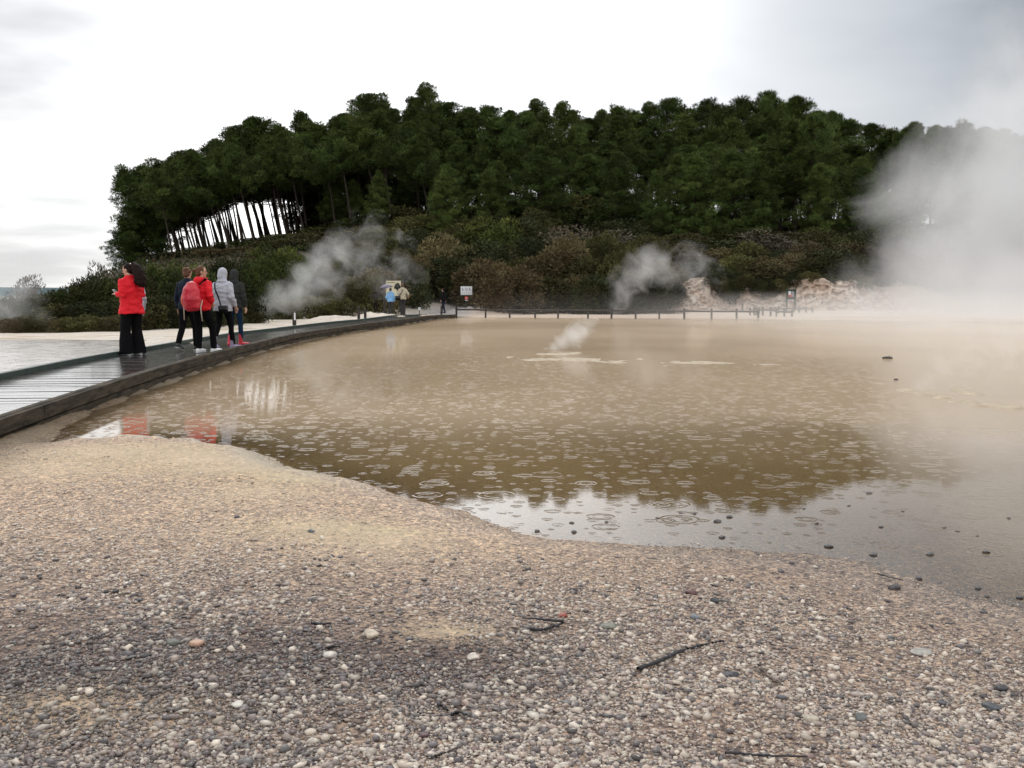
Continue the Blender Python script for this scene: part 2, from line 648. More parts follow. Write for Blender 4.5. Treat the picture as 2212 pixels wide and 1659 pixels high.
def ground_mat():
    m = bpy.data.materials.new('gravel_ground')
    m.use_nodes = True
    t = m.node_tree
    b = t.nodes['Principled BSDF']
    tc = N(t, 'ShaderNodeTexCoord')
    v = tc.outputs['Object']
    a = N(t, 'ShaderNodeAttribute', attribute_name='col').outputs['Color']
    g = N(t, 'ShaderNodeAttribute', attribute_name='grav').outputs['Fac']
    wt = N(t, 'ShaderNodeAttribute', attribute_name='wet').outputs['Fac']

    def vor(sc):
        n = N(t, 'ShaderNodeTexVoronoi')
        n.inputs['Scale'].default_value = sc
        t.links.new(v, n.inputs['Vector'])
        return n
    v1, v2 = vor(75), vor(38)
    s1 = N(t, 'ShaderNodeSeparateColor')
    t.links.new(v1.outputs['Color'], s1.inputs[0])
    s2 = N(t, 'ShaderNodeSeparateColor')
    t.links.new(v2.outputs['Color'], s2.inputs[0])
    ramp = N(t, 'ShaderNodeValToRGB')
    cr = ramp.color_ramp
    cr.elements[0].position = 0.0
    cr.elements[0].color = (0.35, 0.32, 0.34, 1)
    cr.elements[1].position = 1.0
    cr.elements[1].color = (1.75, 1.65, 1.5, 1)
    e = cr.elements.new(0.3)
    e.color = (0.75, 0.72, 0.72, 1)
    e = cr.elements.new(0.6)
    e.color = (1.05, 1.0, 0.95, 1)
    e = cr.elements.new(0.8)
    e.color = (1.25, 1.12, 1.0, 1)
    t.links.new(s1.outputs[0], ramp.inputs[0])
    ramp2 = N(t, 'ShaderNodeValToRGB')
    ramp2.color_ramp.elements[0].color = (0.6, 0.58, 0.6, 1)
    ramp2.color_ramp.elements[1].color = (1.35, 1.28, 1.2, 1)
    t.links.new(s2.outputs[1], ramp2.inputs[0])
    mul = mixc(t, 1.0, ramp.outputs[0], ramp2.outputs[0], 'MULTIPLY')
    cg = mixc(t, 1.0, a, mul, 'MULTIPLY')
    big = noise_tex(t, v, 2.2, 6, 0.6)
    fine = noise_tex(t, v, 14, 5, 0.65)
    br = mixc(t, 1.0, a, mapc(t, M_(t, 'ADD', M_(t, 'MULTIPLY', big, 0.5), M_(t, 'MULTIPLY', fine, 0.5)), 0.3, 0.7, 0.72, 1.28), 'MULTIPLY')
    c = mixc(t, g, br, cg)
    c = mixc(t, M_(t, 'MULTIPLY', wt, 0.35), c, mixc(t, 1.0, c, (0.62, 0.6, 0.56), 'MULTIPLY'))
    t.links.new(c, b.inputs['Base Color'])
    t.links.new(mapr(t, wt, 0, 1, 0.62, 0.22), b.inputs['Roughness'])
    t.links.new(mapr(t, wt, 0, 1, 0.10, 0.45), b.inputs['Specular IOR Level'])
    h = M_(t, 'ADD', M_(t, 'MULTIPLY', v1.outputs['Distance'], -0.012), M_(t, 'MULTIPLY', v2.outputs['Distance'], -0.02))
    h = M_(t, 'MULTIPLY', h, g)
    h = M_(t, 'ADD', h, M_(t, 'MULTIPLY', fine, 0.035))
    bn = N(t, 'ShaderNodeBump')
    bn.inputs['Distance'].default_value = 1.0
    bn.inputs['Strength'].default_value = 0.8
    t.links.new(h, bn.inputs['Height'])
    t.links.new(bn.outputs[0], b.inputs['Normal'])
    return m


def mapc(t, v, a, b, c, d):
    x = mapr(t, v, a, b, c, d)
    n = N(t, 'ShaderNodeCombineColor')
    for i in range(3):
        t.links.new(x, n.inputs[i])
    return n.outputs[0]


ground = obj('ground', mesh_np('ground', np.stack([GX, GY, GZ], 1), grid_faces(nx, ny), ground_mat(), True, gc, {'grav': gg, 'wet': gw}))
tag(ground, kind='structure')


# ---- pond water
def water_mat(name, base, turb_k, rings=True, rough=0.03, chop=0.0, ripple_shade=None):
    m = bpy.data.materials.new(name)
    m.use_nodes = True
    t = m.node_tree
    t.nodes.clear()
    tc = N(t, 'ShaderNodeTexCoord')
    v = tc.outputs['Object']
    dp = N(t, 'ShaderNodeAttribute', attribute_name='depth').outputs['Fac']
    milk_haze = N(t, 'ShaderNodeAttribute', attribute_name='milk_haze').outputs['Fac']
    hts = []
    if rings:
        for sc, r0, r1, wd, off in ((2.7, 0.05, 0.34, 0.018, 0), (4.9, 0.06, 0.36, 0.030, 3.3), (9.5, 0.06, 0.34, 0.05, 7.7)):
            mp = N(t, 'ShaderNodeMapping')
            mp.inputs['Location'].default_value = (off, off * 1.7, 0)
            t.links.new(v, mp.inputs[0])
            n = N(t, 'ShaderNodeTexVoronoi', voronoi_dimensions='2D')
            n.inputs['Scale'].default_value = sc
            n.inputs['Randomness'].default_value = 0.75
            t.links.new(mp.outputs[0], n.inputs['Vector'])
            s = N(t, 'ShaderNodeSeparateColor')
            t.links.new(n.outputs['Color'], s.inputs[0])
            rad = mapr(t, s.outputs[0], 0, 1, r0, r1)
            q = M_(t, 'DIVIDE', M_(t, 'SUBTRACT', n.outputs['Distance'], rad), wd)
            rg = M_(t, 'EXPONENT', M_(t, 'MULTIPLY', M_(t, 'MULTIPLY', q, q), -1.0))
            q2 = M_(t, 'DIVIDE', M_(t, 'SUBTRACT', n.outputs['Distance'], M_(t, 'MULTIPLY', rad, 0.62)), wd)
            rg2 = M_(t, 'EXPONENT', M_(t, 'MULTIPLY', M_(t, 'MULTIPLY', q2, q2), -1.0))
            on = M_(t, 'GREATER_THAN', s.outputs[1], 0.62)
            ph = M_(t, 'MULTIPLY', M_(t, 'ADD', rg, M_(t, 'MULTIPLY', rg2, 0.5)), M_(t, 'MULTIPLY', M_(t, 'MULTIPLY', on, M_(t, 'ADD', s.outputs[2], 0.25)), wd / sc * 0.10))
            hts.append(ph)
    wv = noise_tex(t, v, 5.0, 3, 0.5)
    calm = mapr(t, milk_haze, 0, 1, 0.30, 1.0)
    if rings:
        hts = [M_(t, 'MULTIPLY', h_, mapr(t, milk_haze, 0, 1, 1.0, 3.2)) for h_ in hts]
    hts.append(M_(t, 'MULTIPLY', calm, M_(t, 'MULTIPLY', wv, 0.0006 + chop)))
    hts.append(M_(t, 'MULTIPLY', calm, M_(t, 'MULTIPLY', noise_tex(t, v, 38.0, 2, 0.5), 0.00022 + chop * 0.1)))
    # slow patches where rain roughens the surface
    h = hts[0]
    for x in hts[1:]:
        h = M_(t, 'ADD', h, x)
    bn = N(t, 'ShaderNodeBump')
    bn.inputs['Distance'].default_value = 1.0
    bn.inputs['Strength'].default_value = 1.0
    t.links.new(h, bn.inputs['Height'])
    big = noise_tex(t, v, 0.25, 4, 0.55)
    col = mixc(t, mapr(t, big, 0.35, 0.65, 0, 1), base, tuple(x * k for x, k in zip(base, (1.25, 1.25, 1.3))))
    if ripple_shade:
        mp = N(t, 'ShaderNodeMapping')
        mp.inputs['Scale'].default_value = (1.0, 0.45, 1.0)
        mp.inputs['Rotation'].default_value = (0, 0, 0.5)
        t.links.new(v, mp.inputs[0])
        col = mixc(t, mapr(t, noise_tex(t, mp.outputs[0], 3.2, 6, 0.65), 0.46, 0.66, 0.0, 0.85), col, ripple_shade)  # dark streaks of water ripples put into the colour, since bump hardly shows
    col = mixc(t, milk_haze, col, tuple(x * k for x, k in zip(base, (1.86, 2.10, 2.95))))  # milkier water away from the near bank, mist haze also put into its colour
    df = N(t, 'ShaderNodeBsdfDiffuse')
    t.links.new(col, df.inputs[0])
    tr = N(t, 'ShaderNodeBsdfTransparent')
    tr.inputs[0].default_value = (0.9, 0.82, 0.68, 1)
    al = M_(t, 'SUBTRACT', 1.0, M_(t, 'EXPONENT', M_(t, 'MULTIPLY', dp, -turb_k)))
    m1 = N(t, 'ShaderNodeMixShader')
    t.links.new(al, m1.inputs[0])
    t.links.new(tr.outputs[0], m1.inputs[1])
    t.links.new(df.outputs[0], m1.inputs[2])
    gl = N(t, 'ShaderNodeBsdfGlossy')
    gl.inputs['Roughness'].default_value = rough
    gl.inputs[0].default_value = (1, 1, 1, 1)
    t.links.new(bn.outputs[0], gl.inputs['Normal'])
    fr = N(t, 'ShaderNodeFresnel')
    fr.inputs['IOR'].default_value = 1.48
    t.links.new(bn.outputs[0], fr.inputs['Normal'])
    m2 = N(t, 'ShaderNodeMixShader')
    # scum on the surface keeps it from being a perfect mirror at grazing angles
    t.links.new(M_(t, 'MINIMUM', fr.outputs[0], mapr(t, milk_haze, 0, 1, 0.62, 0.36)), m2.inputs[0])
    t.links.new(m1.outputs[0], m2.inputs[1])
    t.links.new(gl.outputs[0], m2.inputs[2])
    o = N(t, 'ShaderNodeOutputMaterial')
    t.links.new(m2.outputs[0], o.inputs[0])
    return m


def water_sheet():
    sx = (xs > -9) & (xs < 96)
    sy = (ys > 0.9) & (ys < 72)
    ix, iy = np.where(sx)[0], np.where(sy)[0]
    Z = GZ.reshape(ny, nx)[np.ix_(iy, ix)]
    SD = GSD.reshape(ny, nx)[np.ix_(iy, ix)]
    X, Y = np.meshgrid(xs[ix], ys[iy])
    wet = SD < 0.9
    f = grid_faces(len(ix), len(iy))
    keep = wet.ravel()[f].any(1)
    f = f[keep]
    used = np.unique(f)
    mp = np.full(X.size, -1)
    mp[used] = np.arange(len(used))
    V = np.stack([X.ravel(), Y.ravel(), np.zeros(X.size)], 1)[used]
    dep = np.clip(-Z.ravel()[used], 0, None)
    sdu = -SD.ravel()[used]
    milk_haze = sstep(6.7, 11.5, V[:, 1] + 0.9 * fbm(V[:, 0] * 0.5, V[:, 1] * 0.35, 81)) * sstep(-0.1, 0.7, sdu) * (0.85 + 0.4 * fbm(V[:, 0] * 0.2, V[:, 1] * 0.12, 82))
    me = mesh_np('pond_water', V, mp[f], water_mat('pond_water', (0.235, 0.160, 0.078), 13), True, None, {'depth': dep, 'milk_haze': np.clip(milk_haze, 0, 1)})
    return tag(obj('pond_water', me), kind='structure')


water_sheet()

# ---- thin sheet of water on the white flat behind the walk
def flat_water():
    yy = np.array(lines(5, 27, 0.4, 0.03, 100, 1))
    L = []
    for y in yy:
        x1 = bw_front(y) - BW_W - 0.05
        L.append(np.linspace(-60, 0, 30) ** 1 * 0 + x1 - np.linspace(1, 0, 30) ** 2 * 50)
    X = np.array(L)
    Y = np.repeat(yy[:, None], 30, 1)
    V = np.stack([X.ravel(), Y.ravel(), np.full(X.size, 0.085)], 1)
    me = mesh_np('shallow_water', V, grid_faces(30, len(yy)), water_mat('silica_water', (0.74, 0.70, 0.64), 28, True, 0.08, 0.05, (0.36, 0.32, 0.27)), True, None, {'depth': np.full(len(V), 0.06), 'milk_haze': np.full(len(V), 0.0)})
    tag(obj('shallow_water', me), kind='structure')


flat_water()


# ---- cliff of pale sinter on the right of the far shore
def cliff():
    u = np.linspace(0, 1, 420)
    v = np.linspace(0, 1, 40)
    U_, V_ = np.meshgrid(u, v)
    px = 1400 + U_ * 720
    top_px = [1400, 1440, 1462, 1500, 1540, 1560, 1575, 1600, 1625, 1650, 1690, 1720, 1760, 1800, 1850, 1890, 1940, 2120]
    top_py = [664, 656, 628, 603, 598, 625, 640, 612, 622, 640, 622, 606, 602, 612, 606, 612, 640, 660]
    tp = np.interp(px, top_px, top_py)
    Yb = 65.2 + 0.8 * np.sin(U_ * 9) + 0.6 * fbm(U_ * 14, V_ * 0, 31)
    Xb = (px - 1106) / FPX * 66
    ztop = CAMZ + (637 - tp) / FPX * 66
    zb = 0.12
    z = zb + (np.maximum(ztop - zb, 0.1)) * V_
    gul = 1.1 - 2.6 * np.abs(fbm(U_ * 46 + 0.8 * V_, V_ * 2.2, 32, 5))
    led = np.abs(fbm(U_ * 20, V_ * 9, 36, 3))
    Y = Yb + V_ * 1.7 + - 0.28 * gul * np.sin(V_ * 3.1) + 0.32 * led + 0.28 * fbm(U_ * 120, V_ * 16, 33)
    z = z + 0.10 * fbm(U_ * 90, V_ * 9, 34) + 0.22 * V_ * fbm(U_ * 60, V_ * 0, 37)
    Vv = np.stack([Xb.ravel(), Y.ravel(), z.ravel()], 1)
    # cap going back into the slope
    back = Vv[-420:].copy()
    back[:, 1] += 3.2
    back[:, 2] += 0.15
    Vv = np.vstack([Vv, back])
    n = fbm(U_.ravel() * 26, V_.ravel() * 5, 35)
    c1, c2, c3 = np.array([0.55, 0.44, 0.36]), np.array([0.42, 0.30, 0.22]), np.array([0.62, 0.54, 0.47])
    c = lerp(np.tile(c1, (len(n), 1)), c2[None], np.clip(sstep(0.0, 0.6, n + 0.5 * (V_.ravel() - 0.6)) * (0.5 + 0.5 * sstep(0.35, 0.6, U_.ravel())), 0, 1))
    c = lerp(c, c3[None], sstep(0.1, 0.5, -n))
    c = np.vstack([c, np.tile([0.12, 0.09, 0.06], (420, 1))])
    me = mesh_np('cliff', Vv, grid_faces(420, 41), pmat('sinter_rock', (1, 1, 1), 0.8, 0.2, 0.16, 3.5, 0.35, 2.5, use_col=True), True, c)
    tag(obj('cliff', me), kind='structure')


cliff()


# ---- distant low hills beyond the flat
def far_hills():
    xs_ = np.linspace(-2200, 1400, 160)
    rows = []
    for k, (y, s) in enumerate([(1500, 0), (1560, .7), (1700, 1), (2200, .4)]):
        z = -6 + s * (20 + 9 * fbm(xs_ / 260, xs_ * 0, 51 + (k > 1) * 0))
        rows.append(np.stack([xs_, np.full(160, y), z], 1))
    V = np.vstack(rows)
    me = mesh_np('hills', V, grid_faces(160, 4), pmat('hazed_far_forest', (0.075, 0.115, 0.13), 0.9, 0.1, 0, 1, 0.2, 0.02), True)  # bluish: distance haze put into the forest colour
    tag(obj('hills', me), kind='structure')


far_hills()


# ================================================================== BOARDWALK
def boardwalk():
    deck_m = pmat('wet_planks', (0.105, 0.096, 0.090), 0.12, 0.5, 0.0012, 22, 0.35, 5.0, stretch=(1, 5, 5), coat=0.9)
    side_m = pmat('weathered_timber', (0.052, 0.041, 0.028), 0.7, 0.12, 0.010, 14, 0.85, 2.6, stretch=(1, 1, 6))
    kerb_m = pmat('green_stained_kerb', (0.040, 0.062, 0.052), 0.4, 0.5, 0.004, 20, 0.4, 4)
    base = np.array([bw_front(12.0), 12.0, 0])
    root = thing('boardwalk', 'long dark wet plank boardwalk with low timber kerbs curving along the pond', 'boardwalk', (0, 0, 0))
    # centre line by arc length
    yy = np.linspace(2.2, BW_END, 1200)
    fx = bw_front(yy)
    tx, ty = np.gradient(fx), np.gradient(yy)
    ln = np.hypot(tx, ty)
    tx, ty = tx / ln, ty / ln
    nxm, nym = -ty, tx                       # towards the left / back edge
    s = np.concatenate([[0], np.cumsum(np.hypot(np.diff(fx), np.diff(yy)))])

    def fr(d):
        g = lambda a: float(np.interp(d, s, a))
        return Vector((g(fx), g(yy), 0)), Vector((g(tx), g(ty), 0)), Vector((g(nxm), g(nym), 0))
    total = s[-1]
    dz = lambda d: 0.176 + 0.008 * math.sin(d * 0.55) - 0.05 * max(0, (d - total + 6) / 6)
    bm = bmesh.new()
    d = 0.0
    r = random.Random(3)
    while d < total:
        o, t, n = fr(d + 0.07)
        rot = Matrix((n, -t, Vector((0, 0, 1)))).transposed()
        z = dz(d) + r.uniform(-0.0025, 0.0025)
        rr = rot @ Euler((r.uniform(-0.006, 0.006), r.uniform(-0.004, 0.004), r.uniform(-0.004, 0.004))).to_matrix()
        add_box(bm, o + n * (BW_W / 2) + Vector((0, 0, z - 0.02)), (BW_W - 0.02, 0.138, 0.04), rr)
        d += 0.148
    bobj('deck', bm, deck_m, root)

    def beam(name, off, zc, w_, h_, L, mat, jit, gap=0.0):
        d = 0.0
        while d < total - 0.3:
            e = min(d + L, total)
            o0, t0, n0 = fr(d)
            bm = bmesh.new()
            k = max(2, int((e - d) / 0.6) + 1)
            rings = []
            ja, jb = r.uniform(-jit, jit), r.uniform(-jit, jit)
            for i in range(k + 1):
                dd = d + (e - d - gap) * i / k
                o, t, n = fr(dd)
                zz = zc(dd) + ja + (jb - ja) * i / k
                c = o + n * (off + ja * 0.6)
                rings.append([bm.verts.new(c + n * a + Vector((0, 0, zz + b))) for a, b in ((-w_ / 2, -h_ / 2), (w_ / 2, -h_ / 2), (w_ / 2, h_ / 2), (-w_ / 2, h_ / 2))])
            for A, B in zip(rings, rings[1:]):
                for q in range(4):
                    bm.faces.new((A[q], A[(q + 1) % 4], B[(q + 1) % 4], B[q]))
            bm.faces.new(rings[0][::-1])
            bm.faces.new(rings[-1])
            bmesh.ops.recalc_face_normals(bm, faces=bm.faces)
            bmesh.ops.bevel(bm, geom=[e_ for e_ in bm.edges if e_.calc_face_angle(0) > 1], offset=0.006, segments=1, affect='EDGES')
            bobj(name, bm, mat, root)
            d = e
    # front: kerb on top, two courses of fascia below; back: a green kerb
    beam('kerb', 0.035, lambda d: dz(d) + 0.035, 0.075, 0.075, 3.0, side_m, 0.004, 0.004)
    beam('fascia_board', -0.026, lambda d: dz(d) - 0.002, 0.045, 0.140, 2.6, side_m, 0.005, 0.005)
    beam('lower_fascia', -0.012, lambda d: dz(d) - 0.138, 0.045, 0.112, 3.7, side_m, 0.012, 0.02)
    beam('kerb', BW_W - 0.04, lambda d: dz(d) + 0.04, 0.08, 0.085, 3.4, kerb_m, 0.004, 0.004)
    # short piles and cross beams under the deck
    d = 0.4
    while d < total:
        o, t, n = fr(d)
        rot = Matrix((n, -t, Vector((0, 0, 1)))).transposed()
        for q in (0.12, BW_W - 0.15):
            bm = bmesh.new()
            add_box(bm, o + n * q + Vector((0, 0, -0.06)), (0.1, 0.1, 0.44), rot)
            bobj('pile', bm, side_m, root)
        bm = bmesh.new()
        add_box(bm, o + n * (BW_W / 2) + Vector((0, 0, dz(d) - 0.09)), (BW_W - 0.5, 0.08, 0.08), rot)
        bobj('cross_beam', bm, side_m, root)
        d += 2.0
    return root, fr, total


BW, bw_frame, bw_total = boardwalk()
DECK = 0.184


# ================================================================== PEOPLE
SKIN = pmat('skin', (0.50, 0.29, 0.21), 0.5, 0.4)
RED = pmat('red_jacket_cloth', (0.66, 0.010, 0.020), 0.6, 0.2, 0.004, 40, 0.08, 8)
NAVY = pmat('navy_cloth', (0.006, 0.011, 0.024), 0.7, 0.15, 0.003, 40)
BLACK = pmat('black_cloth', (0.005, 0.005, 0.006), 0.85, 0.08, 0.003, 40)
DGREY = pmat('charcoal_fleece', (0.032, 0.034, 0.032), 0.9, 0.1, 0.004, 60)
LGREY = pmat('pale_grey_fleece', (0.42, 0.44, 0.49), 0.85, 0.2, 0.004, 60)
DENIM = pmat('blue_denim', (0.010, 0.028, 0.062), 0.85, 0.1, 0.002, 80, 0.2, 12)
DDENIM = pmat('dark_denim', (0.006, 0.012, 0.028), 0.85, 0.1, 0.002, 80, 0.2, 12)
SKYBLUE = pmat('sky_blue_raincoat', (0.22, 0.46, 0.78), 0.4, 0.5, 0.004, 30)
BEIGE = pmat('beige_jacket_cloth', (0.46, 0.40, 0.29), 0.7, 0.3, 0.004, 30)
GTROUSER = pmat('grey_trousers', (0.05, 0.047, 0.048), 0.85, 0.1)
WHITE = pmat('white_rubber', (0.75, 0.75, 0.75), 0.5)
LILAC = pmat('lilac_suede', (0.34, 0.29, 0.42), 0.8, 0.2)
REDBOOT = pmat('red_rubber_boot', (0.55, 0.02, 0.04), 0.35, 0.5)
DKHAIR = pmat('dark_brown_hair', (0.011, 0.005, 0.004), 0.6, 0.12, 0.006, 45, 0.4, 20, stretch=(3, 3, 1))
BRHAIR = pmat('brown_hair', (0.10, 0.045, 0.022), 0.55, 0.25, 0.004, 60, 0.3, 30)
BLKSHOE = pmat('black_shoe', (0.015, 0.015, 0.016), 0.5)
EYE = pmat('eye', (0.03, 0.02, 0.015), 0.2)


def person(label, loc, rz, h, jacket, trousers, shoes, hair, pose, hood=None, hoodup=False, fine=True, group='people on the boardwalk'):
    """built facing +Y at 1.68 m, then scaled; each limb is a chain of joints"""
    root = thing('person', label, 'person', loc, rz, group)
    S = h / 1.68
    root.scale = (S, S, S)
    vb, vc = (0.007, 0.012) if fine else (0.011, 0.018)
    P = pose
    hy, hp = P.get('head', (0, 0))
    HM = Matrix.Translation((0, 0.01, 1.46)) @ Euler((R(-hp), 0, R(hy))).to_matrix().to_4x4()
    hd = lambda x, y, z: HM @ Vector((x, y, z))
    HR = HM.to_3x3()
    lean = P.get('lean', 0.0)
    tl = lambda x, y, z: Vector((x, y + lean * max(0, z - 0.95), z))
    # ---------------- body (one skin)
    bm = bmesh.new()
    ell(bm, hd(0, 0.012, 0.125), (0.071, 0.088, 0.098), HR)
    ell(bm, hd(0, 0.040, 0.062), (0.052, 0.054, 0.058), HR)
    ell(bm, hd(0, 0.086, 0.018), (0.024, 0.020, 0.018), HR)
    loft(bm, [hd(0, 0.096, 0.118), hd(0, 0.112, 0.090), hd(0, 0.108, 0.076)], [0.010, 0.014, 0.013], 8)
    for s in (-1, 1):
        ell(bm, hd(s * 0.073, 0.0, 0.095), (0.011, 0.020, 0.032), HR)
        ell(bm, hd(s * 0.036, 0.080, 0.138), (0.020, 0.012, 0.009), HR)
    ell(bm, hd(0, 0.095, 0.050), (0.026, 0.010, 0.010), HR)
    loft(bm, [tl(0, -0.005, 1.34), tl(0, 0.0, 1.42), hd(0, 0.01, 0.05)], [0.075, 0.055, 0.050], 12)
    loft(bm, [tl(0, 0, 0.86), tl(0, 0, 1.02), tl(0, 0, 1.24), tl(0, 0, 1.38)], [(0.145, 0.105), (0.125, 0.095), (0.150, 0.105), (0.11, 0.08)], 14)
    for side, s in (('L', -1), ('R', 1)):
        sh = tl(s * 0.165, 0, 1.345)
        el, wr, fd = [Vector(v) for v in P['arm' + side]]
        loft(bm, [sh, sh.lerp(el, 0.5), el, el.lerp(wr, 0.4), wr], [0.052, 0.046, 0.038, 0.036, 0.025], 10)
        # hand: palm, four bent fingers, thumb
        fd = fd.normalized()
        side_v = fd.cross(Vector((0, 0, 1)))
        if side_v.length < 0.2:
            side_v = Vector((0, 1, 0))
        side_v.normalize()
        if side_v.dot(Vector((0, 1, 0))) < 0:
            side_v = -side_v
        pn = fd.cross(side_v).normalized()
        if pn.dot(Vector((-s, 0, 0))) < 0:
            pn = -pn
        palm_e = wr + fd * 0.088
        loft(bm, [wr - fd * 0.01, wr + fd * 0.04, palm_e], [(0.024, 0.018), (0.038, 0.016), (0.038, 0.014)], 10, up=pn)
        for k, (off, ln) in enumerate(((0.029, 0.070), (0.010, 0.078), (-0.010, 0.072), (-0.029, 0.056))):
            a = palm_e + side_v * off - fd * 0.01
            b = a + fd * ln * 0.5 + pn * 0.006
            c = b + (fd * 0.75 + pn * 0.65).normalized() * ln * 0.5
            loft(bm, [a, b, c], [0.0095, 0.0088, 0.007], 7)
        tb = wr + fd * 0.03 + side_v * 0.030
        loft(bm, [tb, tb + (side_v * 0.7 + fd * 0.7) * 0.035 + pn * 0.008, tb + (side_v * 0.5 + fd * 0.9) * 0.058 + pn * 0.018], [0.013, 0.011, 0.008], 7)
        hip, kn, an = [Vector(v) for v in P['leg' + side]]
        loft(bm, [hip + Vector((0, 0, 0.03)), hip.lerp(kn, 0.5), kn, kn.lerp(an, 0.35), an + Vector((0, 0, -0.03))], [0.070, 0.056, 0.040, 0.038, 0.030], 12)
    obj('body', remesh(bm, vb, 'body', SKIN, smooth_it=2), root)
    if fine and not hoodup:
        for s in (-1, 1):
            bm = bmesh.new()
            ell(bm, hd(s * 0.034, 0.090, 0.120), (0.013, 0.008, 0.008), HR)
            bobj('eye', bm, EYE, root, True)
    # ---------------- trousers
    tm, tk = trousers['mat'], trousers.get('k', 1.0)
    fl = trousers.get('flare', 0.0)
    bm = bmesh.new()
    loft(bm, [tl(0, 0, 0.80), tl(0, -0.005, 0.90), tl(0, 0, 1.02)], [(0.15 * tk, 0.115 * tk), (0.168 * tk, 0.13 * tk), (0.14 * tk, 0.11 * tk)], 16)
    for side in 'LR':
        hip, kn, an = [Vector(v) for v in P['leg' + side]]
        foot = an + (an - kn).normalized() * trousers.get('drop', 0.01)
        loft(bm, [hip + Vector((0, 0, 0.02)), hip.lerp(kn, 0.45), kn, kn.lerp(an, 0.5), foot], [0.098 * tk, 0.087 * tk, 0.066 * tk + fl * 0.2, 0.062 * tk + fl * 0.6, 0.054 * tk + fl], 14)
    obj('trousers', remesh(bm, vc, 'trousers', tm, 0.006, 7, 2, 1, (1.2, 1.2, 0.5)), root)
    # ---------------- shoes
    for side, s in (('L', -1), ('R', 1)):
        hip, kn, an = [Vector(v) for v in P['leg' + side]]
        dirv = Vector(P.get('toe' + side, (s * 0.12, 1, 0))).normalized()
        pitch = P.get('heel' + side, 0.0)          # heel lifted
        z0 = Vector((0, 0, 0.04))
        heel = Vector((an.x, an.y, 0)) - dirv * 0.055 + Vector((0, 0, 0.042 + pitch))
        mid = heel + dirv * 0.12 - Vector((0, 0, pitch * 0.6))
        toe = heel + dirv * 0.235 - Vector((0, 0, pitch * 0.98 + 0.006))
        bm = bmesh.new()
        loft(bm, [heel - dirv * 0.02, heel, mid, toe, toe + dirv * 0.025], [(0.022, 0.022), (0.038, 0.042), (0.046, 0.040), (0.046, 0.032), (0.022, 0.018)], 12, up=(0, 0, 1))
        bh = shoes.get('boot', 0.0)
        loft(bm, [heel + dirv * 0.035 - Vector((0, 0, 0.01)), an + (kn - an).normalized() * max(bh, 0.02)], [0.045, 0.050 if bh else 0.042], 12)
        sm = remesh(bm, vb * 1.2, 'shoe', shoes['mat'], smooth_it=2)
        so = obj('boot' if bh else 'shoe', sm, root)
        if shoes.get('sole'):
            bm = bmesh.new()
            off = Vector((0, 0, -0.034))
            loft(bm, [heel - dirv * 0.03 + off, heel + off, mid + off, toe + off, toe + dirv * 0.03 + off], [(0.02, 0.008), (0.041, 0.0085), (0.049, 0.0085), (0.049, 0.0085), (0.02, 0.0085)], 12, up=(0, 0, 1))
            bobj('sole', bm, shoes['sole'], so, True)
    # ---------------- jacket
    jk, hem = jacket.get('k', 1.0), jacket.get('hem', 0.82)
    hk = jacket.get('hemk', 1.0)
    bm = bmesh.new()
    loft(bm, [tl(0, -0.005, hem), tl(0, -0.005, hem + 0.10), tl(0, 0, 1.04), tl(0, 0.0, 1.22), tl(0, -0.005, 1.34), tl(0, 0.0, 1.41), tl(0, 0.01, 1.46)],
         [(0.185 * jk * hk, 0.150 * jk * hk), (0.185 * jk, 0.150 * jk), (0.166 * jk, 0.135 * jk), (0.186 * jk, 0.142 * jk), (0.172 * jk, 0.112 * jk), (0.105, 0.085), (0.074, 0.074)], 18)
    for side, s in (('L', -1), ('R', 1)):
        sh = tl(s * 0.16, 0, 1.345)
        el, wr, fd = [Vector(v) for v in P['arm' + side]]
        end = el.lerp(wr, 0.96)
        loft(bm, [sh - Vector((s * 0.06, 0, -0.01)), sh + Vector((s * 0.012, 0, -0.008)), sh.lerp(el, 0.5), el, el.lerp(wr, 0.5), end], [0.062, 0.068 * jk, 0.066 * jk, 0.060 * jk, 0.053 * jk, 0.042], 12)
    jo = obj(jacket.get('name', 'jacket'), remesh(bm, vc, 'jacket', jacket['mat'], 0.017, 8.5, 2, 2, (1, 1, 1.7)), root)
    # ---------------- hood
    if hood == 'up':
        bm = bmesh.new()
        ell(bm, hd(0, -0.008, 0.128), (0.096, 0.108, 0.118), HR)
        ell(bm, hd(0, -0.045, 0.06), (0.088, 0.080, 0.10), HR)
        loft(bm, [tl(0, -0.025, 1.38), hd(0, -0.01, 0.0), hd(0, -0.01, 0.10)], [(0.13, 0.095), (0.096, 0.092), (0.088, 0.09)], 14)
        obj('hood', remesh(bm, vc, 'hood', jacket['mat'], 0.006, 9, 2, 5), root)
    elif hood == 'down':
        bm = bmesh.new()
        for k in range(9):
            a = R(-110 + 27.5 * k)
            x, y = math.sin(a) * 0.105, -math.cos(a) * 0.085
            ell(bm, tl(x, y - 0.01, 1.435 - 0.03 * abs(math.sin(a))), (0.045, 0.042, 0.050))
        ell(bm, tl(0, -0.115, 1.385), (0.095, 0.050, 0.085))
        obj('hood', remesh(bm, vc, 'hood', jacket['mat'], 0.007, 10, 2, 5), root)
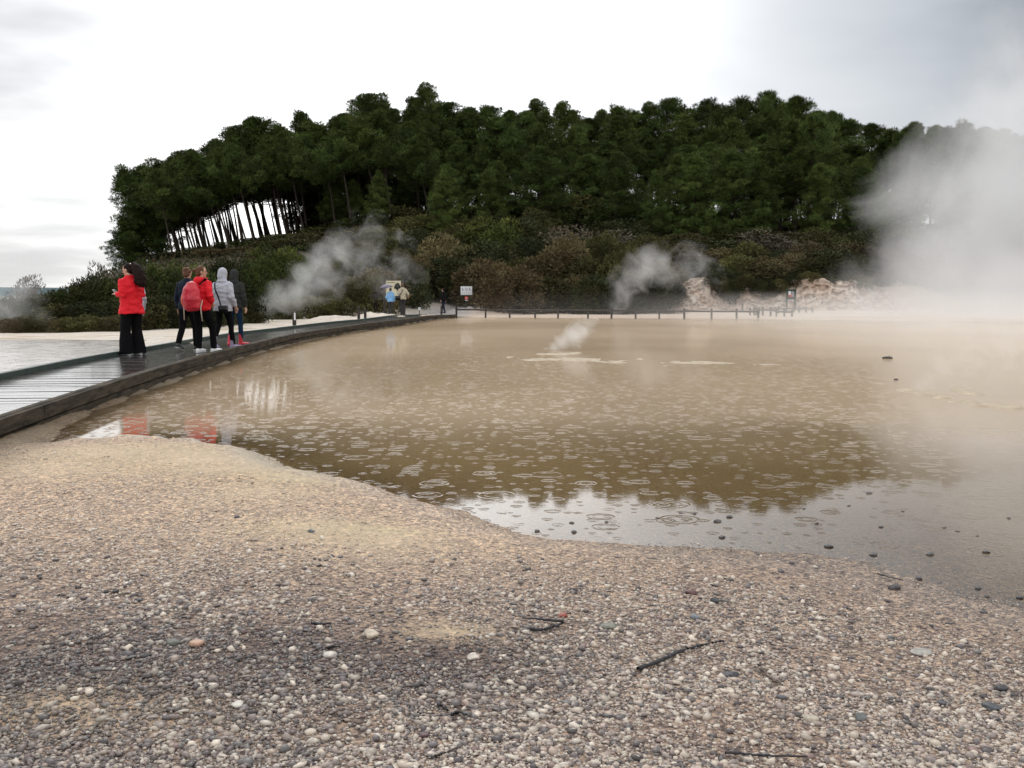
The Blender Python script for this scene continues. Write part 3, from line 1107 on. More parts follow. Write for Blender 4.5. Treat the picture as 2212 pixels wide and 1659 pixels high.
    # ---------------- hair
    if hair and not hoodup:
        bm = bmesh.new()
        ell(bm, hd(0, -0.012, 0.140), (0.082, 0.092, 0.096), HR)
        ell(bm, hd(0, -0.040, 0.095), (0.078, 0.070, 0.085), HR)
        st = hair.get('style')
        if st == 'ponytail':
            pts = [hd(0, -0.085, 0.165), hd(0.0, -0.135, 0.155), hd(0.0, -0.175, 0.08), hd(0.0, -0.195, -0.02), hd(0, -0.190, -0.13), hd(0, -0.165, -0.225), hd(0, -0.14, -0.275)]
            loft(bm, pts, [0.040, 0.062, 0.088, 0.102, 0.100, 0.070, 0.020], 14)
            for k in range(10):
                q = pts[2].lerp(pts[5], k / 9)
                ell(bm, q + Vector((random.uniform(-.06, .06), random.uniform(-.05, .03), random.uniform(-.02, .02))), (0.05, 0.05, 0.07))
        elif st == 'bun':
            ell(bm, hd(0, -0.125, 0.13), (0.045, 0.042, 0.042), HR)
        elif st == 'messy':
            for k in range(12):
                a = random.uniform(0, 6.28)
                ell(bm, hd(0.06 * math.cos(a), -0.03 + 0.055 * math.sin(a), 0.16 + random.uniform(-.03, .05)), (0.034, 0.034, 0.03))
        obj('hair', remesh(bm, vb * 1.3, 'hair', hair['mat'], 0.007, 26, 2, 3, (1, 1, 0.4)), root)
        if st == 'ponytail':
            bm = bmesh.new()
            ell(bm, hd(-0.02, -0.100, 0.178), (0.016, 0.018, 0.020), HR)
            ell(bm, hd(0.01, -0.104, 0.172), (0.014, 0.016, 0.016), HR)
            bobj('hair_tie', bm, pmat('silver_tie', (0.7, 0.68, 0.66), 0.3, 0.5), root, True)
    return root


def stand(spread=0.09, strideL=0.0, strideR=0.0, kneeL=0.03, kneeR=0.03, upL=0.0, upR=0.0):
    return {'legL': [(-0.085, 0, 0.88), (-spread, strideL * 0.55 + kneeL, 0.475 + upL * 0.3), (-spread, strideL - upL * 0.6, 0.085 + upL)],
            'legR': [(0.085, 0, 0.88), (spread, strideR * 0.55 + kneeR, 0.475 + upR * 0.3), (spread, strideR - upR * 0.6, 0.085 + upR)],
            'heelL': upL, 'heelR': upR}


ARM_DOWN = lambda s, f=0.02, o=0.235: [(s * (o - 0.01), -0.02, 1.09), (s * o, f, 0.86), (0, 0.1, -1)]
ARM_FRONT = lambda s: [(s * 0.225, -0.04, 1.10), (s * 0.16, 0.20, 1.12), (-s * 0.5, 0.8, 0.1)]
ARM_POCKET = lambda s: [(s * 0.265, -0.06, 1.10), (s * 0.185, 0.10, 0.955), (-s * 0.4, 0.5, -0.6)]


def on_deck(px, py):
    p = gp(px, py, DECK)
    return (p[0], p[1], DECK)


# woman in red with long dark hair, half turned to the left
pz = stand(0.115, 0.03, -0.03)
pz.update(armL=ARM_FRONT(-1), armR=ARM_FRONT(1), head=(12, 18), lean=0.03)
p_red = person('woman in bright red jacket with long dark ponytail and black flared trousers', on_deck(287, 767), R(62), 1.70,
       dict(mat=RED, k=1.22, hem=0.76, hemk=1.16), dict(mat=BLACK, flare=0.066, drop=0.055, k=1.18), dict(mat=WHITE, sole=WHITE), dict(mat=DKHAIR, style='ponytail'), pz, hood=None)
# companion walking just beyond her, mostly hidden
pz = stand(0.10, -0.16, 0.12)
pz.update(armL=ARM_DOWN(-1), armR=ARM_DOWN(1), head=(0, 0))
person('person in grey top and flared blue jeans mostly hidden behind red jacketed woman', (on_deck(293, 760)[0], on_deck(293, 760)[1] + 0.10, DECK), R(70), 1.60,
       dict(mat=LGREY, k=0.98, hem=0.84), dict(mat=DDENIM, flare=0.06, drop=0.055), dict(mat=BLKSHOE), dict(mat=DKHAIR), pz)
# dark navy jacket, brown tied hair
pz = stand(0.09, -0.20, 0.14, 0.05, 0.05, 0.07, 0.0)
pz.update(armL=ARM_DOWN(-1, 0.03), armR=ARM_DOWN(1, 0.0), head=(-5, 8))
person('person in navy jacket and black trousers with messy brown hair', on_deck(408, 757), R(-12), 1.66,
       dict(mat=NAVY, k=1.02, hem=0.84), dict(mat=BLACK), dict(mat=BLKSHOE, sole=WHITE), dict(mat=BRHAIR, style='messy'), pz)
# red jacket carrying a red backpack
pz = stand(0.10, 0.02, 0.22, 0.03, 0.07)
pz.update(armL=ARM_FRONT(-1), armR=ARM_POCKET(1), head=(-42, 5), lean=0.05)
p_pack = person('person in red hooded jacket carrying large red backpack, face turned right', on_deck(437, 762), R(-24), 1.67,
       dict(mat=RED, k=1.14, hem=0.83), dict(mat=BLACK, k=1.05), dict(mat=WHITE, sole=WHITE), dict(mat=BRHAIR, style='bun'), pz, hood='down')
# pale grey hoodie
pz = stand(0.085, -0.18, 0.20, 0.06, 0.03, 0.085, 0.0)
pz.update(armL=ARM_POCKET(-1), armR=[(0.25, -0.05, 1.08), (0.235, 0.10, 0.89), (0, 0.4, -1)], head=(-14, 4), lean=0.02, toeR=(0.5, 1, 0))
p_hoodie = person('person in pale grey hooded top with hood up and black leggings', on_deck(484, 753.5), R(-20), 1.66,
       dict(mat=LGREY, k=1.14, hem=0.79, name='hooded_top'), dict(mat=BLACK, k=0.88, drop=0.0), dict(mat=LILAC, boot=0.12, sole=WHITE), None, pz, hood='up', hoodup=True)
# charcoal hoodie with red boots
pz = stand(0.085, -0.10, 0.10, 0.05, 0.03)
pz.update(armL=ARM_POCKET(-1), armR=ARM_DOWN(1, 0.04, 0.25), head=(-10, 4), toeR=(0.6, 1, 0))
p_char = person('person in charcoal hooded top with hood up, blue jeans and red boots', on_deck(509, 747), R(-16), 1.66,
       dict(mat=DGREY, k=1.12, hem=0.83, name='hooded_top'), dict(mat=DENIM, k=0.86, drop=-0.06), dict(mat=REDBOOT, boot=0.20), None, pz, hood='up', hoodup=True)
bm = bmesh.new()
ell(bm, (0.0, 0, 0), (0.070, 0.006, 0.062))
ell(bm, (0.03, 0.0, -0.05), (0.05, 0.006, 0.04))
pr = bobj('back_print', bm, pmat('faded_yellow_print', (0.36, 0.30, 0.09), 0.8, 0.2, 0, 1, 0.5, 25), p_char, True)
pr.location = (-0.06, -0.150, 1.20)
# far visitors
pz = stand(0.08, 0.0, 0.02)
pz.update(armL=ARM_POCKET(-1), armR=ARM_DOWN(1), head=(0, 0))
p_blue = person('person in sky blue raincoat standing under purple umbrella', on_deck(844, 681.0), R(4), 1.50,
       dict(mat=SKYBLUE, k=1.08, hem=0.83), dict(mat=GTROUSER, k=0.9), dict(mat=BLKSHOE), dict(mat=DKHAIR), pz, hood='down', fine=False, group='people at the far end of the boardwalk')
pz = stand(0.085, 0.0, 0.03)
pz.update(armL=ARM_FRONT(-1), armR=[(0.30, -0.02, 1.12), (0.26, 0.14, 1.0), (0, 0.6, -0.6)], head=(0, 0))
p_beige = person('person in beige jacket and grey trousers facing the map board', on_deck(870, 681.0), R(-4), 1.74,
       dict(mat=BEIGE, k=1.12, hem=0.84), dict(mat=GTROUSER, k=0.95), dict(mat=BLKSHOE), dict(mat=BRHAIR), pz, hood='down', fine=False, group='people at the far end of the boardwalk')
pz = stand(0.075, -0.22, 0.24, 0.03, 0.03)
pz.update(armL=[(-0.26, -0.12, 1.10), (-0.33, -0.10, 0.88), (-0.1, 0.0, -1)], armR=[(0.26, 0.02, 1.10), (0.33, 0.10, 0.90), (0.1, 0.2, -1)], head=(10, 5))
q = gp(958, 676, 0.16)
person('person in black jacket and dark jeans striding off the boardwalk end', (q[0], q[1], max(0.13, H1(q[0], q[1]))), R(48), 1.56,
       dict(mat=BLACK, k=1.06, hem=0.82), dict(mat=DDENIM, k=1.0), dict(mat=BLKSHOE), dict(mat=DKHAIR), pz, fine=False, group='people at the far end of the boardwalk')


def local_pt(root, v):
    return Matrix.Translation(root.location) @ root.rotation_euler.to_matrix().to_4x4() @ Matrix.Diagonal((*root.scale, 1)) @ Vector(v)


def carried(name, label, cat, root, v):
    p = local_pt(root, v)
    o = thing(name, label, cat, p, root.rotation_euler.z)
    o.scale = root.scale
    return o


# backpack
bp = carried('backpack', 'large crinkled red backpack with orange side on the red jacketed walker', 'backpack', p_pack, (0.02, -0.25, 1.12))
bm = bmesh.new()
loft(bm, [(0, 0, -0.30), (0, -0.01, -0.24), (0, -0.03, -0.08), (0, -0.025, 0.10), (0, 0.0, 0.20), (0, 0.03, 0.25)], [(0.11, 0.09), (0.185, 0.14), (0.205, 0.165), (0.175, 0.14), (0.12, 0.09), (0.05, 0.04)], 18)
obj('pack_body', remesh(bm, 0.012, 'pack', pmat('red_rain_cover', (0.50, 0.012, 0.03), 0.3, 0.5, 0.012, 9, 0.2, 6), 0.012, 9, 1, 4), bp)
bm = bmesh.new()
ell(bm, (-0.135, -0.045, -0.08), (0.085, 0.12, 0.17), Euler((0, 0.1, 0.4)).to_matrix())
bobj('side_pocket', bm, pmat('orange_pocket', (0.62, 0.075, 0.02), 0.35, 0.5, 0.01, 12), bp, True)
for s in (-1, 1):
    bm = bmesh.new()
    loft(bm, [(s * 0.10, 0.08, 0.20), (s * 0.13, 0.20, 0.30), (s * 0.13, 0.30, 0.27)], [(0.028, 0.008)] * 3, 8)
    bobj('shoulder_strap', bm, BLACK, bp, True)
for s, L in ((-1, 0.36), (1, 0.40)):
    bm = bmesh.new()
    loft(bm, [(s * 0.19, 0.05, -0.10), (s * 0.205, -0.02, -0.25), (s * 0.22, 0.0, -0.3 - L * 0.5)], [(0.014, 0.006)] * 3, 8)
    bobj('hanging_strap', bm, pmat('cream_webbing', (0.5, 0.42, 0.34), 0.8), bp, True)


def shoulder_bag(label, root, at_v, strap_pts, size):
    o = carried('shoulder_bag', label, 'bag', root, at_v)
    bm = bmesh.new()
    add_box(bm, (0, 0, 0), size, None, 0.02)
    bobj('bag_body', bm, BLACK, o)
    bm = bmesh.new()
    add_box(bm, (0, -0.006, size[2] * 0.22), (size[0] * 1.04, size[1] * 1.04, size[2] * 0.6), None, 0.015)
    bobj('flap', bm, pmat('black_flap', (0.014, 0.013, 0.013), 0.5), o)
    bm = bmesh.new()
    loft(bm, [Vector(p) - Vector(at_v) for p in strap_pts], [(0.016, 0.006)] * len(strap_pts), 8)
    bobj('strap', bm, BLACK, o, True)


shoulder_bag('small black shoulder bag on a strap across pale grey hooded back', p_hoodie, (0.15, -0.20, 0.83),
             [(-0.13, 0.02, 1.42), (-0.12, -0.10, 1.38), (-0.07, -0.165, 1.25), (0.02, -0.180, 1.08), (0.09, -0.20, 0.92), (0.13, -0.2, 0.86)], (0.20, 0.08, 0.16))
shoulder_bag('black shoulder bag hanging beside the beige jacket', p_beige, (-0.22, -0.16, 0.92),
             [(0.10, 0.0, 1.44), (0.08, -0.11, 1.40), (0.0, -0.175, 1.25), (-0.10, -0.185, 1.08), (-0.2, -0.17, 0.98)], (0.24, 0.10, 0.22))

# phone in the hand of the woman in red
ph = carried('phone', 'small silver phone held by the woman in red jacket', 'phone', p_red, (-0.06, 0.335, 1.165))
bm = bmesh.new()
add_box(bm, (0, 0, 0), (0.062, 0.012, 0.115), Euler((R(-50), 0, 0)).to_matrix(), 0.004)
bobj('phone_case', bm, pmat('silver_plastic', (0.5, 0.5, 0.52), 0.3, 0.5), ph)
bm = bmesh.new()
add_box(bm, (0, -0.0075 * math.cos(R(50)) , 0.0075 * math.sin(R(50))), (0.052, 0.003, 0.085), Euler((R(-50), 0, 0)).to_matrix())
bobj('screen', bm, pmat('dark_glass', (0.01, 0.01, 0.012), 0.1, 0.5), ph)

# umbrella
um = carried('umbrella', 'open purple grey umbrella held over the sky blue raincoat', 'umbrella', p_blue, (-0.20, 0.12, 1.02))
um.rotation_euler = (R(4), R(-6), 0)
PURP = pmat('purple_canopy', (0.085, 0.070, 0.13), 0.5, 0.4)
bm = bmesh.new()
rings = []
for k in range(7):
    a = k / 6 * R(62)
    rings.append([bm.verts.new((0.03 + 0.42 * math.sin(a) / math.sin(R(62)) * math.cos(j * math.pi / 8) * (1 - (0.05 if j % 2 else 0) * k / 6), 0.42 * math.sin(a) / math.sin(R(62)) * math.sin(j * math.pi / 8) * (1 - (0.05 if j % 2 else 0) * k / 6), 0.88 - 0.36 * (1 - math.cos(a)) - (0.0 if j % 2 else 0.012) * k / 6)) for j in range(16)])
for A, B in zip(rings, rings[1:]):
    for j in range(16):
        bm.faces.new((A[j], A[(j + 1) % 16], B[(j + 1) % 16], B[j]))
bmesh.ops.remove_doubles(bm, verts=bm.verts, dist=0.001)
bmesh.ops.solidify(bm, geom=bm.faces, thickness=0.004)
bobj('canopy', bm, PURP, um, True)
bm = bmesh.new()
loft(bm, [(0.03, 0, 0.0), (0.03, 0, 0.93)], [0.008, 0.006], 8)
loft(bm, [(0.03, 0, 0.0), (0.03, 0.02, -0.05), (0.03, 0.05, -0.06), (0.03, 0.07, -0.03)], [0.012] * 4, 8)
bobj('shaft', bm, BLACK, um, True)
for j in range(8):
    a = j * math.pi / 4
    bm = bmesh.new()
    loft(bm, [(0.03, 0, 0.62), (0.03 + 0.24 * math.cos(a), 0.24 * math.sin(a), 0.79)], [0.005, 0.005], 6)
    bobj('rib', bm, BLACK, um)

# ================================================================== SIGNS, POSTS, FENCES
POSTM = pmat('dark_timber_post', (0.045, 0.036, 0.030), 0.7, 0.3, 0.01, 14, 0.4, 5)
GREENP = pmat('dark_green_paint', (0.018, 0.040, 0.030), 0.5, 0.4)
WPANEL = pmat('white_panel', (0.72, 0.72, 0.74), 0.5, 0.4)
INK = pmat('black_ink', (0.03, 0.03, 0.035), 0.6)
GINK = pmat('grey_ink', (0.32, 0.31, 0.33), 0.6)
REDP = pmat('red_paint', (0.55, 0.03, 0.03), 0.5)


def board(px0, py0, px1, py1, Y):
    a, b = at(px0, py0, Y), at(px1, py1, Y)
    return a, b


# map board behind the two far visitors
a, b = board(833.5, 606.5, 866.5, 640, 60.5)
cx, gz = (a[0] + b[0]) / 2, H1((a[0] + b[0]) / 2, 60.5)
ib = thing('map_board', 'cream map panel with green hill drawing between two dark posts', 'information board', (cx, 60.5, gz))
zt, zb, hw = a[2] - gz, b[2] - gz, (b[0] - a[0]) / 2
bm = bmesh.new()
add_box(bm, (0, 0, (zt + zb) / 2), (hw * 2, 0.05, zt - zb), None, 0.006)
pn = bobj('panel', bm, pmat('cream_panel', (0.62, 0.57, 0.40), 0.6, 0.3, 0, 1, 0.12, 3), ib)
for (pts, mt, nm) in [
    ([(0.02, -0.50), (0.06, -0.28), (0.16, -0.16), (0.26, -0.10), (0.36, -0.18), (0.44, -0.36), (0.44, -0.62), (0.30, -0.50), (0.24, -0.62), (0.12, -0.46)], pmat('map_green', (0.12, 0.24, 0.11), 0.7), 'map_drawing'),
    ([(0.20, -0.30), (0.30, -0.24), (0.34, -0.36), (0.28, -0.44), (0.22, -0.40)], pmat('map_pale', (0.55, 0.60, 0.50), 0.7), 'map_lake'),
    ([(-0.40, -0.08), (0.10, -0.08), (0.10, -0.12), (-0.40, -0.12)], GINK, 'map_heading')]:
    bm = bmesh.new()
    yy0 = -0.028 - (0.004 if nm == 'map_lake' else 0)
    vs = [bm.verts.new((x, yy0, zt + z)) for x, z in pts]
    f = bm.faces.new(vs)
    bmesh.ops.solidify(bm, geom=[f], thickness=0.002)
    bobj(nm, bm, mt, pn)
for s in (-1, 1):
    bm = bmesh.new()
    add_box(bm, (s * (hw + 0.09), 0.0, zt / 2 - 0.1), (0.14, 0.14, zt + 0.34), None, 0.01)
    bobj('post', bm, POSTM, ib)

# warning sign with pictograms
a, b = board(995, 618.5, 1020, 637, 65)
cx = (a[0] + b[0]) / 2
gz = H1(cx, 65)
ws = thing('warning_sign', 'white sign with black pictograms above a red disc on a thin post', 'sign', (cx, 65, gz))
zt, zb, hw = a[2] - gz, b[2] - gz, (b[0] - a[0]) / 2
bm = bmesh.new()
add_box(bm, (0, 0, (zt + zb) / 2), (2 * hw, 0.03, zt - zb), None, 0.004)
pn = bobj('panel', bm, WPANEL, ws)
hh = zt - zb
bm = bmesh.new()
for k, x in enumerate((-0.62, 0.0, 0.60)):            # three danger figures
    X = x * hw
    z0 = zt - hh * 0.34
    ell(bm, (X - 0.04, -0.018, z0 + 0.085), (0.022, 0.004, 0.024), None, 1)
    add_box(bm, (X - 0.03, -0.018, z0 + 0.01), (0.030, 0.006, 0.11), Euler((0, 0.35 * (k - 1), 0)).to_matrix())
    add_box(bm, (X + 0.055, -0.018, z0 - 0.02), (0.014, 0.006, 0.16 + 0.02 * k), Euler((0, 0.5 - 0.5 * k, 0)).to_matrix())
    add_box(bm, (X - 0.05, -0.018, z0 - 0.07), (0.016, 0.006, 0.08), Euler((0, 0.4, 0)).to_matrix())
    add_box(bm, (X + 0.01, -0.018, z0 - 0.07), (0.016, 0.006, 0.08), Euler((0, -0.4, 0)).to_matrix())
bobj('pictograms', bm, INK, pn)
bm = bmesh.new()
for k in range(5):
    X = (-0.72 + 0.36 * k) * hw
    for j in range(3):
        add_box(bm, (X, -0.018, zb + hh * (0.30 - 0.09 * j)), (0.085 - 0.012 * ((k + j) % 3), 0.005, 0.014))
bobj('caption_lines', bm, GINK, pn)
bm = bmesh.new()
add_box(bm, (0, 0.002, zb - 0.028), (2 * hw + 0.03, 0.04, 0.05))
bobj('lower_rail', bm, GREENP, ws)
bm = bmesh.new()
g = bmesh.ops.create_cone(bm, cap_ends=True, segments=24, radius1=0.12, radius2=0.12, depth=0.02)
bmesh.ops.transform(bm, matrix=Matrix.Translation((0, -0.03, zb - 0.20)) @ Matrix.Rotation(R(90), 4, 'X'), verts=g['verts'])
dsc = bobj('red_disc', bm, REDP, ws)
bm = bmesh.new()
add_box(bm, (0, -0.030, zb - 0.345), (0.16, 0.02, 0.05))
bobj('small_plate', bm, WPANEL, ws)
bm = bmesh.new()
add_box(bm, (0, -0.043, zb - 0.20), (0.15, 0.006, 0.03))
bobj('bar', bm, WPANEL, dsc)
bm = bmesh.new()
add_box(bm, (0, 0.045, zt / 2 - 0.15), (0.07, 0.05, zt + 0.2))
bobj('post', bm, POSTM, ws)

# dark framed sign at the cliff
Ys = 64.6
a, b = board(1700, 624, 1717.5, 648, Ys)
cx = (a[0] + b[0]) / 2
gz = H1(cx, Ys)
fs = thing('notice_frame', 'dark green two post frame holding a small red and white notice by the cliff', 'sign', (cx, Ys, gz))
zt, zb, hw = a[2] - gz, b[2] - gz, (b[0] - a[0]) / 2
for s in (-1, 1):
    bm = bmesh.new()
    add_box(bm, (s * hw, 0, zt / 2 - 0.1), (0.10, 0.10, zt + 0.2), None, 0.008)
    bobj('post', bm, GREENP, fs)
bm = bmesh.new()
add_box(bm, (0, 0.02, (zt + zb) / 2), (2 * hw - 0.1, 0.04, zt - zb - 0.06))
bk = bobj('back_board', bm, GREENP, fs)
bm = bmesh.new()
add_box(bm, (-0.09, -0.008, (zt + zb) / 2 + 0.07), (0.16, 0.012, 0.26))
bobj('white_notice', bm, WPANEL, bk)
bm = bmesh.new()
add_box(bm, (-0.07, -0.016, (zt + zb) / 2 - 0.09), (0.18, 0.012, 0.13))
bobj('red_notice', bm, REDP, bk)
bm = bmesh.new()
add_box(bm, (0.11, -0.008, (zt + zb) / 2 + 0.02), (0.16, 0.012, 0.34))
for j in range(6):
    add_box(bm, (0.11, -0.015, (zt + zb) / 2 + 0.15 - 0.05 * j), (0.12, 0.004, 0.012))
bobj('grey_notice', bm, GINK, bk)


def post_mesh(bm, x, y, z0, z1, wdt=0.085):
    rot = Euler((random.uniform(-.03, .03), random.uniform(-.03, .03), random.uniform(-.2, .2))).to_matrix()
    add_box(bm, (x, y, (z0 + z1) / 2 - 0.08), (wdt, wdt, z1 - z0 + 0.16), rot, 0.008)


def fence(label, posts, rails=True, rail_h=0.68, wdt=0.10, second=False):
    """posts: (px, py_top, py_base, Y)"""
    pts = []
    for (px, pt, pb, Y) in posts:
        X = at(px, pb, Y)[0]
        pts.append((X, Y, at(px, pb, Y)[2], at(px, pt, Y)[2]))
    o = thing('rail_fence', label, 'fence', (pts[0][0], pts[0][1], pts[0][2]))
    ox, oy, oz = o.location
    for (x, y, z0, z1) in pts:
        bm = bmesh.new()
        g0 = min(z0, H1(x, y))
        post_mesh(bm, x - ox, y - oy, g0 - oz, z1 - oz, wdt)
        bobj('post', bm, POSTM, o)
    if rails:
        for A, B in zip(pts, pts[1:]):
            bm = bmesh.new()
            za, zb_ = A[2] + (A[3] - A[2]) * rail_h, B[2] + (B[3] - B[2]) * rail_h
            pa, pb_ = Vector((A[0] - ox, A[1] - 0.07 - oy, za - oz)), Vector((B[0] - ox, B[1] - 0.07 - oy, zb_ - oz))
            loft(bm, [pa, pa.lerp(pb_, 0.5) + Vector((0, 0, random.uniform(-.012, .012))), pb_], [(0.045, 0.03)] * 3, 6, up=(0, 1, 0))
            bobj('rail', bm, POSTM, o)
    return o


fence('long low rail fence with dark posts along the far pond edge',
      [(986, 663, 680.5, 57.5), (1049, 664, 681.5, 57.2), (1101, 664, 682, 57), (1156, 664, 682, 56.8), (1205.5, 664.5, 682.5, 56.6), (1270, 664.5, 683.5, 56.3), (1321, 665, 683.5, 56.1), (1373, 664.5, 683.5, 56), (1424, 666, 684, 55.8), (1478, 666, 684, 55.6), (1537, 667, 685, 55.3), (1591, 667, 685, 55.1), (1638, 668, 686, 54.9)])
fence('short low fence of close set posts right of the long rail fence',
      [(1620, 664, 680, 59), (1629, 664, 680.5, 58.9), (1634, 664.5, 680.5, 58.8), (1647.5, 664, 681, 58.4), (1664.5, 664, 682, 57.8), (1677, 668, 683, 57.3), (1694, 668, 684.5, 56.6), (1710.5, 669.5, 686, 55.8)])
fence('rearmost low fence in front of the dark framed notice',
      [(1640, 664, 679, 61.5), (1681.5, 662.5, 676.5, 61.5), (1698, 663, 675, 61.8), (1714, 662.5, 674, 62), (1726.5, 663, 675, 62), (1741, 664, 676, 62), (1755, 664, 676, 62)])


def marker(label, px, pt, pb, Y, white=False, wdt=0.11):
    X, z0, z1 = at(px, pb, Y)[0], at(px, pb, Y)[2], at(px, pt, Y)[2]
    g = min(H1(X, Y), z0)
    o = thing('marker_post', label, 'post', (X, Y, g))
    bm = bmesh.new()
    add_box(bm, (0, 0, (z1 - g) / 2 - 0.05), (wdt, wdt, z1 - g + 0.1), None, 0.01)
    bobj('post', bm, POSTM, o)
    bm = bmesh.new()
    add_box(bm, (0, 0, z1 - g + 0.012), (wdt * 0.7, wdt * 0.7, 0.024), None, 0.006)
    bobj('cap', bm, pmat('post_cap', (0.08, 0.07, 0.06), 0.6), o)
    if white:
        bm = bmesh.new()
        add_box(bm, (wdt * 0.25, -wdt * 0.5 - 0.006, (z1 - g) * 0.72), (wdt * 0.45, 0.012, (z1 - g) * 0.5))
        bobj('reflector', bm, WPANEL, o)


marker('dark post with white reflector behind the boardwalk near the steam vent', 636, 674.5, 697, 39, True, 0.13)
marker('dark post beside the pale crust mound behind the boardwalk, left of its pair', 775, 663, 687, 45, False, 0.11)
marker('shorter dark post paired right of another behind the boardwalk', 789, 668, 687, 46, False, 0.11)
marker('lone dark post on the boardwalk edge left of striding person', 953.5, 661, 682, 55.5, False, 0.09)
marker('lone short post at the foot of the pale cliff', 1604, 656, 664, 62, False, 0.09)
tgY = 61.5
q = at(906, 667, tgY)
o = thing('ground_marker', 'small white square marker plate low beside the beige jacket', 'marker', (q[0], tgY, H1(q[0], tgY)))
bm = bmesh.new()
zz = q[2] - o.location.z
add_box(bm, (0, 0, zz), (0.15, 0.02, 0.17), None, 0.003)
bobj('plate', bm, WPANEL, o)
bm = bmesh.new()
add_box(bm, (0, 0.025, zz / 2 - 0.03), (0.04, 0.03, zz + 0.1))
bobj('stake', bm, POSTM, o)


# ================================================================== VEGETATION
NEEDLE = pmat('pine_needles', (1, 1, 1), 0.75, 0.1, use_col=True, objvar=0.28, hv=0.012)
BARK = pmat('pine_bark', (0.045, 0.034, 0.027), 0.9, 0.15, 0.02, 6, 0.4, 3)
LEAF = pmat('shrub_leaves', (1, 1, 1), 0.8, 0.1, use_col=True, objvar=0.42, hv=0.012)
TWIG = pmat('shrub_stems', (0.055, 0.042, 0.034), 0.9, 0.15)


def leaf_cloud(centers, radii, counts, ln, wd, colf, up_bias=0.3, squash=0.75, rg=None, droop=0.0):
    """many small leaf quads on clumps; returns verts, faces, cols"""
    rg = rg or rng
    Vs, Cs = [], []
    for c, r, n in zip(centers, radii, counts):
        d = rg.normal(size=(n, 3))
        d /= np.linalg.norm(d, axis=1)[:, None]
        rad = r * (0.35 + 0.65 * rg.random(n) ** 0.5)
        p = np.asarray(c) + d * rad[:, None] * np.array([1, 1, squash])
        o = d + np.array([0, 0, up_bias]) + rg.normal(size=(n, 3)) * 0.45
        o /= np.linalg.norm(o, axis=1)[:, None]
        s = np.cross(o, rg.normal(size=(n, 3)))
        s /= np.linalg.norm(s, axis=1)[:, None] + 1e-6
        L = ln * (0.6 + 0.8 * rg.random(n))[:, None]
        Wd = wd * (0.6 + 0.8 * rg.random(n))[:, None]
        tip = p + o * L
        m = p + o * L * 0.45
        Vs.append(np.stack([p, m + s * Wd * 0.5, tip, m - s * Wd * 0.5], 1))
        base = colf(rg)
        k = (0.78 + 0.44 * rg.random(n))[:, None, None]
        Cs.append(np.broadcast_to(base, (n, 4, 3)) * k)
    V = np.concatenate(Vs).reshape(-1, 3)
    C = np.concatenate(Cs).reshape(-1, 3)
    F = np.arange(len(V)).reshape(-1, 4)
    return V, F, C


def tube_np(pts, rad, n=7):
    pts = np.asarray(pts, float)
    V, F = [], []
    for i, p in enumerate(pts):
        t = pts[min(i + 1, len(pts) - 1)] - pts[max(i - 1, 0)]
        t /= np.linalg.norm(t)
        u = np.array([1.0, 0, 0]) if abs(t[0]) < 0.8 else np.array([0, 1.0, 0])
        a = np.cross(t, u)
        a /= np.linalg.norm(a)
        b = np.cross(t, a)
        ang = np.arange(n) * 2 * np.pi / n
        V.append(p + rad[i] * (np.cos(ang)[:, None] * a + np.sin(ang)[:, None] * b))
    for i in range(len(pts) - 1):
        for k in range(n):
            F.append((i * n + k, i * n + (k + 1) % n, (i + 1) * n + (k + 1) % n, (i + 1) * n + k))
    return np.concatenate(V), np.array(F)


def join_np(parts):
    V, F, o = [], [], 0
    for v, f in parts:
        V.append(v)
        F.append(f + o)
        o += len(v)
    return np.concatenate(V), np.concatenate(F)


